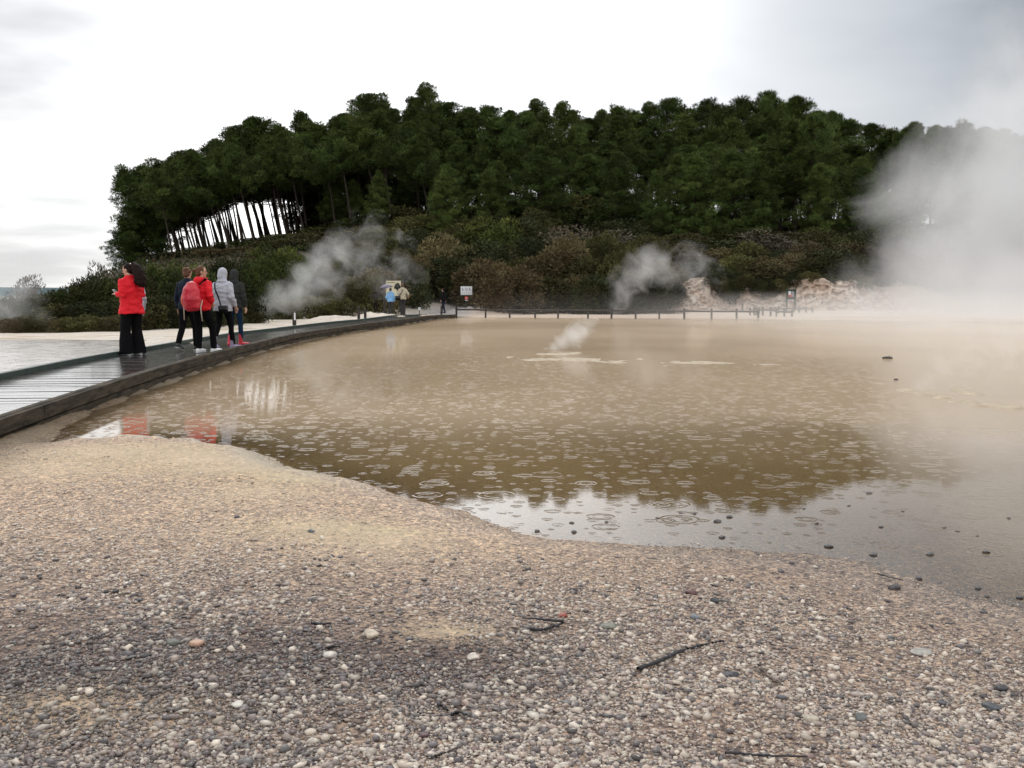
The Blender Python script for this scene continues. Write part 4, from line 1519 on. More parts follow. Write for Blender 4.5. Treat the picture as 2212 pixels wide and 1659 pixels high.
def pine_template(seed, cs=0.45, width=2.9, nb=44, conic=0.5, sparse=1.0, light=1.0):
    """16 m pine: bent trunk, limbs, clumped crown"""
    rg = np.random.default_rng(seed)
    Hh = 16.0
    zz = np.linspace(0, Hh * 0.97, 9)
    bx = np.cumsum(rg.normal(0, 0.12, 9)) * np.linspace(0, 1, 9)
    by = np.cumsum(rg.normal(0, 0.12, 9)) * np.linspace(0, 1, 9)
    tr = np.stack([bx, by, zz], 1)
    parts = [tube_np(tr, np.interp(zz, [0, 1.0, Hh], [0.22, 0.165, 0.03]), 8)]
    cen, rad, cnt = [], [], []
    for i in range(nb):
        t = (i + rg.random()) / nb
        t = t ** 0.9
        z = Hh * (cs + (1.0 - cs) * t)
        prof = (np.sin(np.pi * min(1, 0.16 + 0.84 * t) ** 0.8) * (1 - conic) + (1 - t) * conic) * 1.05 + 0.10
        L = width * prof * (0.45 + 0.9 * rg.random())
        az = i * 2.39996 + rg.normal(0, 0.4)
        b0 = np.array([np.interp(z, zz, bx), np.interp(z, zz, by), z - 0.25 * L])
        e = np.array([b0[0] + np.cos(az) * L, b0[1] + np.sin(az) * L, z + 0.15 * L + rg.normal(0, 0.15)])
        mid = (b0 + e) / 2 + np.array([0, 0, -0.08 * L])
        parts.append(tube_np([b0, mid, e], [0.055, 0.04, 0.015], 5))
        for q in (1.0, 0.66) if L < 1.6 else (1.0, 0.74, 0.45):
            if rg.random() > 0.92 * sparse:
                continue
            r = (0.34 + 0.46 * rg.random()) * (0.75 + 0.35 * (1 - t))
            cen.append(b0 * (1 - q) + e * q + rg.normal(0, 0.15, 3) + np.array([0, 0, 0.15]))
            rad.append(r)
            cnt.append(int(95 * r / 0.7))
    # leader tuft
    for k in range(4):
        cen.append(tr[-1] + rg.normal(0, 0.16, 3) + np.array([0, 0, 0.35 - 0.38 * k]))
        rad.append(0.20 + 0.09 * k)
        cnt.append(45)
    for k in range(6):                      # upright side shoots make the top ragged
        a = rg.random() * 6.28
        q = tr[-1] + np.array([np.cos(a), np.sin(a), 0]) * (0.5 + 0.9 * rg.random()) + np.array([0, 0, -0.4 - 1.3 * rg.random()])
        for j in range(2):
            cen.append(q + np.array([0, 0, 0.35 * j]))
            rad.append(0.30 - 0.1 * j)
            cnt.append(32)
    # a few dead stubs on the bare trunk
    for k in range(7):
        z = Hh * cs * (0.35 + 0.65 * rg.random())
        az = rg.random() * 6.28
        b0 = np.array([np.interp(z, zz, bx), np.interp(z, zz, by), z])
        parts.append(tube_np([b0, b0 + np.array([np.cos(az), np.sin(az), 0.15]) * (0.5 + rg.random())], [0.03, 0.008], 4))

    def colf(r):
        k = (0.45 + 1.05 * r.random()) * light
        return np.array([0.056, 0.084, 0.022]) * k + np.array([0.012, 0.006, 0.0]) * r.random()
    V, F, C = leaf_cloud(cen, rad, [int(c_ * 1.9) for c_ in cnt], 0.48, 0.062, colf, 0.9, 0.68, rg)
    root = thing('pine_tree', 'pine', 'tree')
    obj('crown', mesh_np('pine_crown', V, F, NEEDLE, False, C), root)
    v, f = join_np(parts)
    obj('trunk', mesh_np('pine_trunk', v, f, BARK, True), root)
    return root


def shrub_template(seed, kind):
    """about 2 m high, 2.6 m wide"""
    rg = np.random.default_rng(seed)
    cen, rad, cnt, parts = [], [], [], []
    n = 17 if kind != 'bare' else 11
    for i in range(n):
        az = i * 2.4 + rg.normal(0, 0.3)
        rr = 1.02 * np.sqrt((i + 0.3) / n)
        z = 0.30 + 1.25 * np.sqrt(max(0, 1 - (rr / 1.25) ** 2)) * (0.75 + 0.4 * rg.random())
        c = np.array([np.cos(az) * rr, np.sin(az) * rr, z])
        cen.append(c)
        r = 0.30 + 0.22 * rg.random()
        rad.append(r)
        cnt.append(int((150 if kind != 'bare' else 75) * r / 0.4))
        if rr > 0.6:
            cen.append(c * np.array([1.05, 1.05, 0.45]))
            rad.append(r * 1.05)
            cnt.append(int(110 * r / 0.4))
            cen.append(c * np.array([1.0, 1.0, 0.12]))
            rad.append(r)
            cnt.append(int(80 * r / 0.4))
        b0 = np.array([rg.normal(0, 0.08), rg.normal(0, 0.08), -0.15])
        parts.append(tube_np([b0, (b0 + c) / 2 + rg.normal(0, 0.07, 3), c * np.array([1, 1, 1.05])], [0.035, 0.022, 0.006], 5))
    cols = {'olive': (0.078, 0.078, 0.030), 'brown': (0.098, 0.080, 0.040), 'green': (0.054, 0.074, 0.020), 'dark': (0.034, 0.042, 0.018), 'bare': (0.105, 0.092, 0.066)}
    b = np.array(cols[kind])

    def colf(r):
        return b * (0.55 + 0.9 * r.random()) + np.array([0.02, 0.008, 0.0]) * (r.random() ** 3)
    V, F, C = leaf_cloud(cen, rad, [int(c_ * 1.35) for c_ in cnt], 0.145, 0.050, colf, 0.35, 0.8, rg)
    kz = 1.9 / np.percentile(V[:, 2], 98.5)
    kx = 1.3 / np.percentile(np.abs(V[:, :2]), 98)
    V = V * np.array([kx, kx, kz])
    root = thing('shrub', 'shrub', 'shrub')
    obj('foliage', mesh_np('shrub_foliage', V, F, LEAF, False, C), root)
    v, f = join_np(parts)
    v = v * np.array([kx, kx, kz])
    obj('stem', mesh_np('shrub_stem', v, f, TWIG, True), root)
    return root


class Kit:
    def __init__(self, roots):
        self.roots = roots
        self.used = [False] * len(roots)

    def get(self, i):
        if not self.used[i]:
            self.used[i] = True
            return self.roots[i]
        return copy_tree(self.roots[i])

    def finish(self):
        for u, r_ in zip(self.used, self.roots):
            if not u:
                for c in list(r_.children):
                    bpy.data.objects.remove(c)
                bpy.data.objects.remove(r_)


pines = Kit([pine_template(101, 0.52, 3.0, 50), pine_template(102, 0.56, 3.3, 48, 0.35), pine_template(103, 0.47, 2.9, 52, 0.65),
             pine_template(104, 0.60, 2.6, 38, 0.4, 0.85), pine_template(105, 0.18, 3.1, 66, 0.55), pine_template(106, 0.08, 3.6, 72, 0.6, 1.0, 1.15), pine_template(107, 0.32, 3.3, 56, 0.45), pine_template(108, 0.38, 3.6, 46, 0.92, 0.95), pine_template(109, 0.44, 3.3, 42, 0.85, 0.9)])


def place_pine(k, px, Y, top_py, rz=None, lean=0.0, wide=1.0, label='', group=None):
    o = pines.get(k)
    X = (px - 1106) / FPX * Y
    g = H1(X, Y) - 0.1
    zt = at(px, top_py, Y)[2]
    s = max(0.25, (zt - g) / 16.3)
    X = X + math.tan(R(lean)) * (zt - g)      # the lean carries the top to the left
    o.location = (X, Y, g)
    sw = s * wide * (0.62 + 0.38 / max(s, 0.5) * 0.9)
    o.scale = (sw, sw, s)
    o.rotation_euler = Euler((R(random.uniform(-2, 2)), R(-lean), random.uniform(0, 6.28) if rz is None else rz), 'XYZ')
    o.rotation_euler = (Matrix.Rotation(R(-lean), 3, 'Y') @ Matrix.Rotation(random.uniform(0, 6.28), 3, 'Z')).to_euler()
    tag(o, label, 'tree', group)
    return o


SKX = [225, 262, 285, 310, 345, 370, 405, 430, 465, 505, 525, 560, 590, 615, 655, 690, 715, 760, 790, 820, 845, 875, 925, 960, 990, 1020, 1060, 1100, 1135, 1160, 1200, 1235, 1270, 1300, 1335, 1370, 1400, 1440, 1475, 1520, 1560, 1600, 1650, 1690, 1712, 1750, 1790, 1830, 1870, 1905, 1950, 2000, 2040, 2070, 2110, 2150, 2215, 2300]
SKY = [520, 420, 352, 345, 338, 330, 318, 312, 300, 268, 285, 255, 262, 275, 236, 262, 258, 245, 205, 212, 235, 238, 184, 225, 232, 240, 222, 245, 235, 210, 225, 230, 255, 240, 226, 240, 228, 220, 240, 218, 238, 208, 198, 222, 212, 235, 245, 255, 272, 285, 262, 262, 275, 268, 282, 280, 290, 300]
sky_at = lambda px: float(np.interp(px, SKX, SKY))
rr = random.Random(21)
# --- skyline trees, one for every point of the skyline
for i, (px, py) in enumerate(zip(SKX, SKY)):
    if px < 275 or px > 2260:
        continue
    lean = np.interp(px, [280, 450, 800, 1200, 2200], [14, 12, 7, 2, -2]) + rr.uniform(-1.5, 1.5)
    k = rr.choice([0, 2, 7, 8, 2, 3, 1, 6])
    py = py + rr.uniform(-6, 12) * (px not in (925, 1712, 1520, 790))
    lab, grp = 'tall dark green pine with bare trunk on the hilltop skyline', 'skyline pines on the hilltop'
    if px == 925:
        lab, grp = 'tallest hilltop pine, its tuft standing highest above the skyline', None
        k = 8
    elif px == 1712:
        lab, grp = 'pointed dark pine with conical tip right of the skyline centre', None
        k = 2
    elif px == 1520:
        lab, grp = 'thin sparse topped pine poking out of the right skyline', None
        k = 3
    elif px == 790:
        lab, grp = 'dark pine with ragged twin top left of the tallest pine', None
    elif px == 285:
        lab, grp = 'leftmost pine leaning outward at the end of the hilltop stand', None
        k = 4
    place_pine(k, px, rr.uniform(106, 116), py, None, lean, rr.uniform(0.92, 1.35) if px > 330 else 1.1, lab, grp)
# --- ranks in front of and behind the skyline
for (n, x0, x1, y0, y1, dn, lab, grp) in [
        (34, 330, 900, 98, 122, (8, 55), 'slender pine with leaning bare trunk in the left hilltop stand', 'pines of the left hilltop stand'),
        (46, 335, 700, 100, 126, (25, 75), 'shorter slender pine under the tall crowns of the left stand', 'lower pines of the left hilltop stand'),
        (30, 900, 1500, 96, 120, (14, 90), 'dark pine packed into the middle of the hilltop stand', 'pines of the middle hilltop stand'),
        (32, 1500, 2240, 92, 120, (14, 95), 'dark pine packed into the right of the hilltop stand', 'pines of the right hilltop stand'),
        (24, 900, 1520, 92, 122, (95, 165), 'low full crowned pine filling the trunks of the middle stand', 'understorey pines of the middle stand'),
        (28, 1520, 2260, 90, 122, (95, 165), 'low full crowned pine filling the trunks of the right stand', 'understorey pines of the right stand'),
        (22, 640, 910, 104, 122, (105, 165), 'low bushy pine between the bare trunks of the left stand', 'understorey pines of the left stand')]:
    for i in range(n):
        px = x0 + (x1 - x0) * (i + rr.random()) / n
        lean = np.interp(px, [280, 450, 800, 1200, 2200], [13, 12, 7, 2, -2]) + rr.uniform(-5, 5)
        tp = sky_at(px) + rr.uniform(*dn)
        place_pine(rr.choice(([4, 4, 6] if dn[0] > 90 else ([3, 3, 1] if dn[0] == 25 else [0, 1, 3, 3, 2])) if px < 900 else ([4, 5, 6, 4] if dn[0] > 90 else [0, 8, 7, 2, 6, 6])), px, rr.uniform(y0, y1), tp, None, lean, rr.uniform(0.8, 1.2), lab, grp)
# --- lower trees on the face of the stand, crowns coming down to the scrub
for (px, py, Y, k, wd, lab) in [
        (908, 214, 110, 7, 1.0, 'broad pine crown directly under the tallest hilltop tuft, left side'),
        (942, 222, 112, 8, 1.0, 'broad pine crown directly under the tallest hilltop tuft, right side'),
        (965, 372, 92, 5, 1.0, 'pale green young pine in front of the dark middle trunks'),
        (1165, 318, 93, 6, 1.15, 'broad rounded olive green pine standing forward in the middle of the stand'),
        (1500, 335, 90, 5, 1.1, 'grey green bushy pine reaching down to the scrub right of middle'),
        (820, 372, 96, 5, 0.8, 'small bushy pine filling the gap between left trunks'),
        (1330, 330, 92, 6, 1.0, 'dark broad pine between the olive pine and the grey green one'),
        (1640, 350, 90, 4, 1.0, 'full crowned dark pine above the right scrub slope'),
        (1755, 360, 90, 4, 1.0, 'full crowned dark pine standing nearest the big steam cloud'),
        (1860, 370, 90, 5, 1.0, 'dark bushy pine half veiled by the edge of the big steam cloud'),
        (1420, 372, 89, 4, 0.8, 'small dark pine low on the slope left of the grey green pine'),
        (1075, 350, 95, 6, 0.8, 'narrow dark pine just left of the broad olive green pine'),
        (297, 420, 106, 4, 1.3, 'low bushy pine with boughs sweeping down at the left end of the stand'),
        (275, 470, 105, 5, 1.2, 'lowest bushy pine at the far left foot of the hilltop stand')]:
    place_pine(k, px, Y, py, None, 5 if px < 400 else 0, wd, lab)
pines.finish()

# pale tree veiled in steam at the far left
shr = Kit([shrub_template(201, 'olive'), shrub_template(202, 'brown'), shrub_template(203, 'green'), shrub_template(204, 'dark'), shrub_template(205, 'brown'), shrub_template(206, 'bare'), shrub_template(207, 'olive')])


def place_shrub(k, X, Y, hgt, wdt, label, group=None):
    o = shr.get(k)
    o.location = (X, Y, H1(X, Y) - 0.05)
    o.scale = (wdt / 2.6, wdt / 2.6, hgt / 1.9)
    o.rotation_euler = (0, 0, random.uniform(0, 6.28))
    tag(o, label, 'shrub', group)
    return o


def shrub_px(k, px, top_py, Y, wpx, label, group=None):
    X = (px - 1106) / FPX * Y
    g = H1(X, Y)
    return place_shrub(k, X, Y, max(0.5, at(px, top_py, Y)[2] - g), wpx / FPX * Y, label, group)


# --- left thicket behind the white flat
LB = [(-20, 668, 36, 110, 3), (25, 690, 34, 90, 5), (60, 660, 36, 100, 3), (95, 640, 37, 110, 0), (135, 632, 38, 110, 3), (170, 618, 38, 110, 2), (215, 600, 38, 120, 3), (250, 612, 38, 100, 2), (290, 596, 39, 120, 3), (330, 575, 40, 130, 2), (365, 590, 40, 110, 3), (400, 575, 42, 130, 2), (440, 590, 43, 120, 3), (480, 570, 45, 130, 3), (515, 575, 46, 120, 2),
      (120, 660, 35, 120, 0), (180, 655, 35, 120, 3), (240, 650, 36, 120, 3), (300, 640, 36, 130, 0), (360, 640, 37, 120, 3), (420, 640, 39, 120, 3), (470, 640, 41, 110, 0), (520, 640, 44, 100, 3)]
for (px, py, Y, wp, k) in LB:
    shrub_px(k, px, py, Y, wp, 'dense dark green shrub in the thicket behind the left boardwalk', 'thicket shrubs behind the left boardwalk')
for px in range(40, 540, 38):
    Y = np.interp(px, [0, 250, 540], [32.5, 34, 44])
    shrub_px(rr.choice([1, 4, 0]), px, 690 + rr.uniform(-10, 6) - px * 0.02, Y, 70, 'low brown scrub bush edging the white flat below the left thicket', 'low brown scrub edging the white flat')
shrub_px(5, 222, 574, 41, 66, 'twiggy half bare bush rising above the left thicket')
shrub_px(5, 66, 598, 46, 74, 'pale grey tree top veiled in steam at the far left')
shrub_px(2, 590, 540, 56, 150, 'bright green rounded bush beside the left steam plume, biggest there')

# --- scrub slope of the hill, row by row from the bottom
def slope_rows():
    rows = [  # (Y, px0, px1, top row as px->py, step px)
        (52, 556, 745, [(556, 652), (700, 640), (830, 634)], 62),
        (62, 545, 880, [(545, 640), (700, 622), (880, 606)], 66),
        (66.5, 540, 1380, [(540, 612), (700, 600), (830, 572), (1000, 596), (1200, 590), (1380, 604)], 74),
        (70.5, 560, 1960, [(560, 585), (800, 552), (1000, 562), (1200, 550), (1400, 560), (1500, 560), (1700, 556), (1960, 552)], 76),
        (76, 580, 1960, [(580, 566), (800, 530), (1000, 528), (1200, 515), (1450, 530), (1700, 534), (1960, 530)], 80),
        (83, 560, 1980, [(560, 552), (800, 508), (1000, 492), (1200, 482), (1450, 508), (1700, 512), (1980, 510)], 82),
        (91, 440, 1980, [(440, 568), (600, 540), (800, 490), (1000, 468), (1200, 452), (1450, 482), (1700, 492), (1980, 495)], 84),
        (99, 380, 1960, [(380, 566), (600, 528), (800, 476), (1000, 452), (1200, 432), (1350, 440), (1500, 470), (1700, 490), (1960, 490)], 84),
        (106, 330, 1300, [(330, 562), (480, 552), (600, 518), (800, 470), (1000, 450), (1300, 432)], 70)]
    zones = [(0, 900, 'on the left of the hillside behind the far boardwalk', 'left hillside scrub'), (900, 1400, 'on the middle hillside behind the rail fence', 'middle hillside scrub'), (1400, 3000, 'on the right hillside above the pale cliff', 'right hillside scrub')]
    kinds = {0: 'olive', 1: 'brown', 2: 'green', 3: 'dark green', 4: 'rusty brown', 5: 'grey twiggy', 6: 'dull olive'}
    for ri, (Y, p0, p1, prof, step) in enumerate(rows):
        xs_, ys_ = zip(*prof)
        px = p0 + rr.uniform(0, step)
        while px < p1:
            if Y < 69 and 885 < px < 1095:
                px += 20
                continue
            if Y >= 96:
                k = rr.choice([2, 0, 6, 3, 2])
            elif Y >= 81:
                k = rr.choice([0, 6, 1, 3, 2, 3, 0, 6, 5])
            else:
                k = rr.choice([1, 4, 0, 6, 3, 3, 6])
            yj = Y + rr.uniform(-2.4, 2.4)
            py = np.interp(px, xs_, ys_) + rr.uniform(-16, 14)
            z = next(zn for zn in zones if zn[0] <= px < zn[1])
            lvl = 'lower' if ri < 4 else ('mid' if ri < 7 else 'upper')
            shrub_px(k, px, py, yj, step * rr.uniform(1.2, 2.0), f'{kinds[k]} shrub at {lvl} level {z[2]}', f'{kinds[k]} shrubs, {lvl} {z[3]}')
            px += step * rr.uniform(0.75, 1.25)


slope_rows()
for (px, py, Y, wp) in [(1290, 600, 64, 120), (1350, 600, 64.2, 110), (1405, 606, 65, 90), (1440, 590, 69.5, 90), (1520, 575, 70, 80), (1585, 590, 68.0, 74), (1640, 590, 69.3, 90), (1690, 588, 69.5, 80), (1760, 580, 69.8, 90), (1840, 578, 69.5, 80), (1575, 606, 67.0, 50)]:
    shrub_px(3, px, py, Y, wp, 'dark shrub overhanging the top of the pale cliff', 'dark shrubs along the cliff top')
for (px, py, wp, k) in [(1452, 640, 44, 3), (1466, 622, 34, 3), (1540, 596, 40, 3), (1558, 606, 42, 0), (1574, 622, 46, 3), (1592, 610, 40, 3), (1610, 600, 36, 6), (1640, 612, 40, 3), (1662, 618, 44, 3), (1682, 610, 36, 0), (1712, 598, 40, 3), (1748, 594, 44, 6), (1786, 600, 40, 3), (1822, 598, 42, 3), (1862, 600, 44, 0)]:
    c = at(px, py + 9, 66.4)
    o = place_shrub(k, c[0], 66.4, 0.8, wp / FPX * 66.4, 'small dark bush hanging over the rim of the pale cliff', 'small bushes on the cliff rim')
    o.location.z = c[2] - 0.35
shr.finish()


# --- undergrowth between shrubs and trees
def undergrowth():
    n = 52000
    px = rng.uniform(-60, 2300, n)
    Y = rng.uniform(66, 118, n) ** 1.0
    lo = px < 545
    Y[lo] = rng.uniform(34.5, 118, lo.sum())
    X = (px - 1106) / FPX * Y
    z, sd = height(X, Y)
    ok = (sd > 2) & (hill(X, Y) > 0.25) | ((X < -14) & (Y > 35))
    ok &= ~((X > 10) & (X < 33) & (Y < 69))
    p0 = at(940, 672, 61)
    ok &= ~((np.abs(X - (p0[0] + (Y - 61) * 0.18)) < 2.2) & (Y < 76))
    P = np.stack([X, Y, z], 1)[ok]
    n = len(P)
    o = rng.normal(size=(n, 3)) * 0.6 + np.array([0, 0, 0.8])
    o /= np.linalg.norm(o, axis=1)[:, None]
    s = np.cross(o, rng.normal(size=(n, 3)))
    s /= np.linalg.norm(s, axis=1)[:, None]
    P[:, 2] += rng.uniform(-0.05, 0.55, n)
    L = rng.uniform(0.2, 0.45, n)[:, None]
    m = P + o * L * 0.4
    V = np.stack([P, m + s * 0.08, P + o * L, m - s * 0.08], 1).reshape(-1, 3)
    c = np.where(rng.random(n)[:, None] < 0.5, np.array([[0.06, 0.045, 0.025]]), np.array([[0.04, 0.045, 0.018]])) * rng.uniform(0.6, 1.3, n)[:, None]
    me = mesh_np('undergrowth', V, np.arange(len(V)).reshape(-1, 4), LEAF, False, np.repeat(c, 4, 0))
    tag(obj('undergrowth', me), 'low dark undergrowth covering the hillside', None, None, 'stuff')


undergrowth()


# ================================================================== GRAVEL, ROCKS, STICKS
def ico(sub):
    bm = bmesh.new()
    bmesh.ops.create_icosphere(bm, subdivisions=sub, radius=1)
    v = np.array([x.co[:] for x in bm.verts])
    f = np.array([[q.index for q in p.verts] for p in bm.faces])
    bm.free()
    return v, f


def gravel():
    n = 250000
    # denser nearer the viewer's feet, where single pebbles can be told apart
    y = 1.9 / (1 - rng.random(n) * (1 - 1.9 / 9.0))
    x = rng.uniform(-1, 1, n) * (y * 0.62 + 0.8)
    z, sd = height(x, y)
    col, gr, wet, dkm = ground_cols(x, y, z, sd)
    tanz = sstep(3.6, 5.0, y) * (1 - sstep(0.0, 1.2, x - 0.25 * (y - 5)))
    lum = col.mean(1)
    keep = (sd > np.where(x > 0.3, -0.9 * rng.random(n) ** 1.6, -0.05)) & (rng.random(n) < np.clip(gr, 0.1, 1)) & (x > bw_front(y) + 0.2)
    keep &= rng.random(n) < np.where(sd < 0.7, 0.55, 1.0)
    keep &= ~((fbm(x * 1.6, y * 1.6, 61) > 0.28) & (rng.random(n) < 0.6))
    x, y, z, sd, lum, col, dkm, tanz = [a[keep] for a in (x, y, z, sd, lum, col, dkm, tanz)]
    n = len(x)
    r = np.exp(rng.normal(np.log(0.0035), 0.47, n))
    r = np.clip(r * np.clip(0.62 + 0.5 * (sd / 1.2), 0.62, 1.12) * (1 - 0.10 * tanz), 0.0021, 0.0155)
    r = np.where(sd < 0, np.clip(r * 1.3, 0.004, 0.012), r)
    pal = np.array([[0.50, 0.43, 0.35], [0.62, 0.56, 0.48], [0.45, 0.355, 0.285], [0.33, 0.272, 0.24], [0.20, 0.160, 0.148], [0.085, 0.073, 0.075], [0.13, 0.13, 0.13], [0.44, 0.335, 0.275], [0.20, 0.125, 0.115]])
    # darker pebbles are commoner where the ground itself is darker
    t = np.clip((lum - 0.12) / 0.20, 0, 1) * (1 - 0.9 * dkm)
    t = np.where(sd < 0.05, t * 0.3, t)[:, None]
    wl_ = np.array([[.30, .16, .24, .15, .07, .03, .02, .06, .01]])
    wd_ = np.array([[.09, .07, .05, .12, .24, .24, .12, .02, .05]])
    cum = np.cumsum(wl_ * t + wd_ * (1 - t), 1)
    idx = (rng.random(n)[:, None] * cum[:, -1:] > cum).sum(1)
    pc = pal[np.clip(idx, 0, 8)] * rng.uniform(0.8, 1.2, n)[:, None]
    pc = pc * (1 - 0.45 * dkm[:, None])
    pc = pc * (0.80 - 0.16 * tanz[:, None]) + col * (0.22 + 0.24 * tanz[:, None])
    # scattered larger stones among the fine gravel near the viewer
    big = (rng.random(n) < 0.011) & (y < 4.6) & (sd > 0.4)
    r = np.where(big, rng.uniform(0.0075, 0.0145, n), r)
    lt = big & (rng.random(n) < 0.5)
    pc = np.where(lt[:, None], np.array([[0.60, 0.52, 0.43]]) * rng.uniform(0.7, 1.12, n)[:, None], pc)
    pc = np.where((big & ~lt)[:, None], np.array([[0.10, 0.085, 0.085]]) * rng.uniform(0.5, 1.6, n)[:, None], pc)
    bv, bf = ico(1)
    templates = []
    for k in range(8):
        rg = np.random.default_rng(k)
        v = bv * (1 + rg.normal(0, 0.20, (len(bv), 1)))
        v = v * np.array([rg.uniform(0.85, 1.65), rg.uniform(0.6, 1.05), rg.uniform(0.4, 0.8)])
        templates.append(v)
    T = np.array(templates)
    ti = rng.integers(0, 8, n)
    a = rng.uniform(0, 2 * np.pi, n)
    tlt = rng.normal(0, 0.25, n)
    v = T[ti]
    ca, sa, ct, st = np.cos(a)[:, None], np.sin(a)[:, None], np.cos(tlt)[:, None], np.sin(tlt)[:, None]
    X, Yv, Z = v[:, :, 0], v[:, :, 1], v[:, :, 2]
    Yt, Zt = Yv * ct - Z * st, Yv * st + Z * ct
    vx, vy = X * ca - Yt * sa, X * sa + Yt * ca
    V = np.stack([vx, vy, Zt], 2) * r[:, None, None] + np.stack([x, y, z + r * 0.25], 1)[:, None, :]
    nv = len(bv)
    F = bf[None] + (np.arange(n) * nv)[:, None, None]
    C = np.repeat(np.clip(pc, 0.015, 0.8), nv, 0)
    mt = pmat('pebble_stone', (1, 1, 1), 0.36, 0.45, use_col=True, var=0.12, vscale=180)
    me = mesh_np('gravel', V.reshape(-1, 3), F.reshape(-1, 3), mt, False, C)
    tag(obj('gravel', me), 'wet mixed tan and grey gravel covering the near shore', None, None, 'stuff')


gravel()


def rock(px, py, wpx, label, col, flat=0.62, group=None, name='rock', z=None):
    g = gp(px, py, 0.0)
    for _ in range(3):
        g = gp(px, py, max(0.0, H1(g[0], g[1])))
    zz = H1(g[0], g[1])
    rad = wpx / 2 / FPX * math.hypot(g[1], g[0])
    rg = np.random.default_rng(int(px * 7 + py))
    v, f = ico(3)
    d = np.ones(len(v))
    for k in range(9):                                   # chip flat facets off
        nrm = rg.normal(size=3)
        nrm /= np.linalg.norm(nrm)
        hgt = rg.uniform(0.62, 0.92)
        dot = v @ nrm
        d = np.where(dot > 0.05, np.minimum(d, hgt / np.maximum(dot, 0.05)), d)
    v = v * d[:, None]
    v = v * (1 + 0.05 * fbm(v[:, 0] * 4 + px, v[:, 1] * 4 + v[:, 2] * 3, 3)[:, None])
    v = v * np.array([rad, rad * rg.uniform(0.7, 0.95), rad * flat])
    a = rg.uniform(-0.5, 0.5)
    v = np.stack([v[:, 0] * math.cos(a) - v[:, 1] * math.sin(a), v[:, 0] * math.sin(a) + v[:, 1] * math.cos(a), v[:, 2]], 1)
    rad *= 0.95 if group != 'dark stones in the shallows' else 0.78
    base = max(zz, -0.25 * rad * flat)
    nm = 'rock_%02d%02d%02d' % tuple(int(c * 99) for c in col)
    me = mesh_np('rock', v, f, pmat(nm, col, 0.38, 0.5, 0.006, 60, 0.35, 30), True)
    o = obj(name, me)
    o.location = (g[0], g[1], base + rad * flat * 0.45)
    return tag(o, label, 'rock', group)


DK = (0.075, 0.070, 0.070)
for (px, py, wp) in [(1500, 1110, 12), (1575, 1117, 16), (1550, 1127, 18), (1764, 1131, 13), (1877, 1066, 13), (1834, 1093, 8), (1736, 1099, 9), (1560, 1161, 18), (1790, 1181, 20), (1886, 1199, 18), (2009, 1198, 18), (2130, 1193, 18), (2068, 1148, 10), (1903, 1139, 12), (2041, 1140, 9), (2111, 1158, 8), (1470, 1108, 9), (1420, 1119, 9), (1235, 1130, 12), (1310, 1128, 10), (1610, 1090, 8), (1700, 1080, 7), (2180, 1120, 9), (1950, 1105, 8)]:
    rock(px, py, wp, 'small dark stone poking out of the shallow water off the gravel shore', DK, 0.5, 'dark stones in the shallows')
for (px, py, wp) in [(1686, 1236, 16), (1710, 1218, 12), (1984, 1252, 16), (2112, 1271, 14), (2133, 1289, 12), (2203, 1292, 14), (2124, 1324, 14), (1310, 1289, 14), (1416, 1291, 12), (1796, 1377, 16), (1687, 1509, 22), (2034, 1522, 24), (880, 1260, 12), (735, 1205, 12), (511, 1119, 14), (1108, 1307, 18), (1240, 1150, 14), (1160, 1148, 13)]:
    rock(px, py, wp, 'small dark grey pebble stone lying on the gravel shore', (0.075, 0.072, 0.078), 0.6, 'dark stones on the gravel')
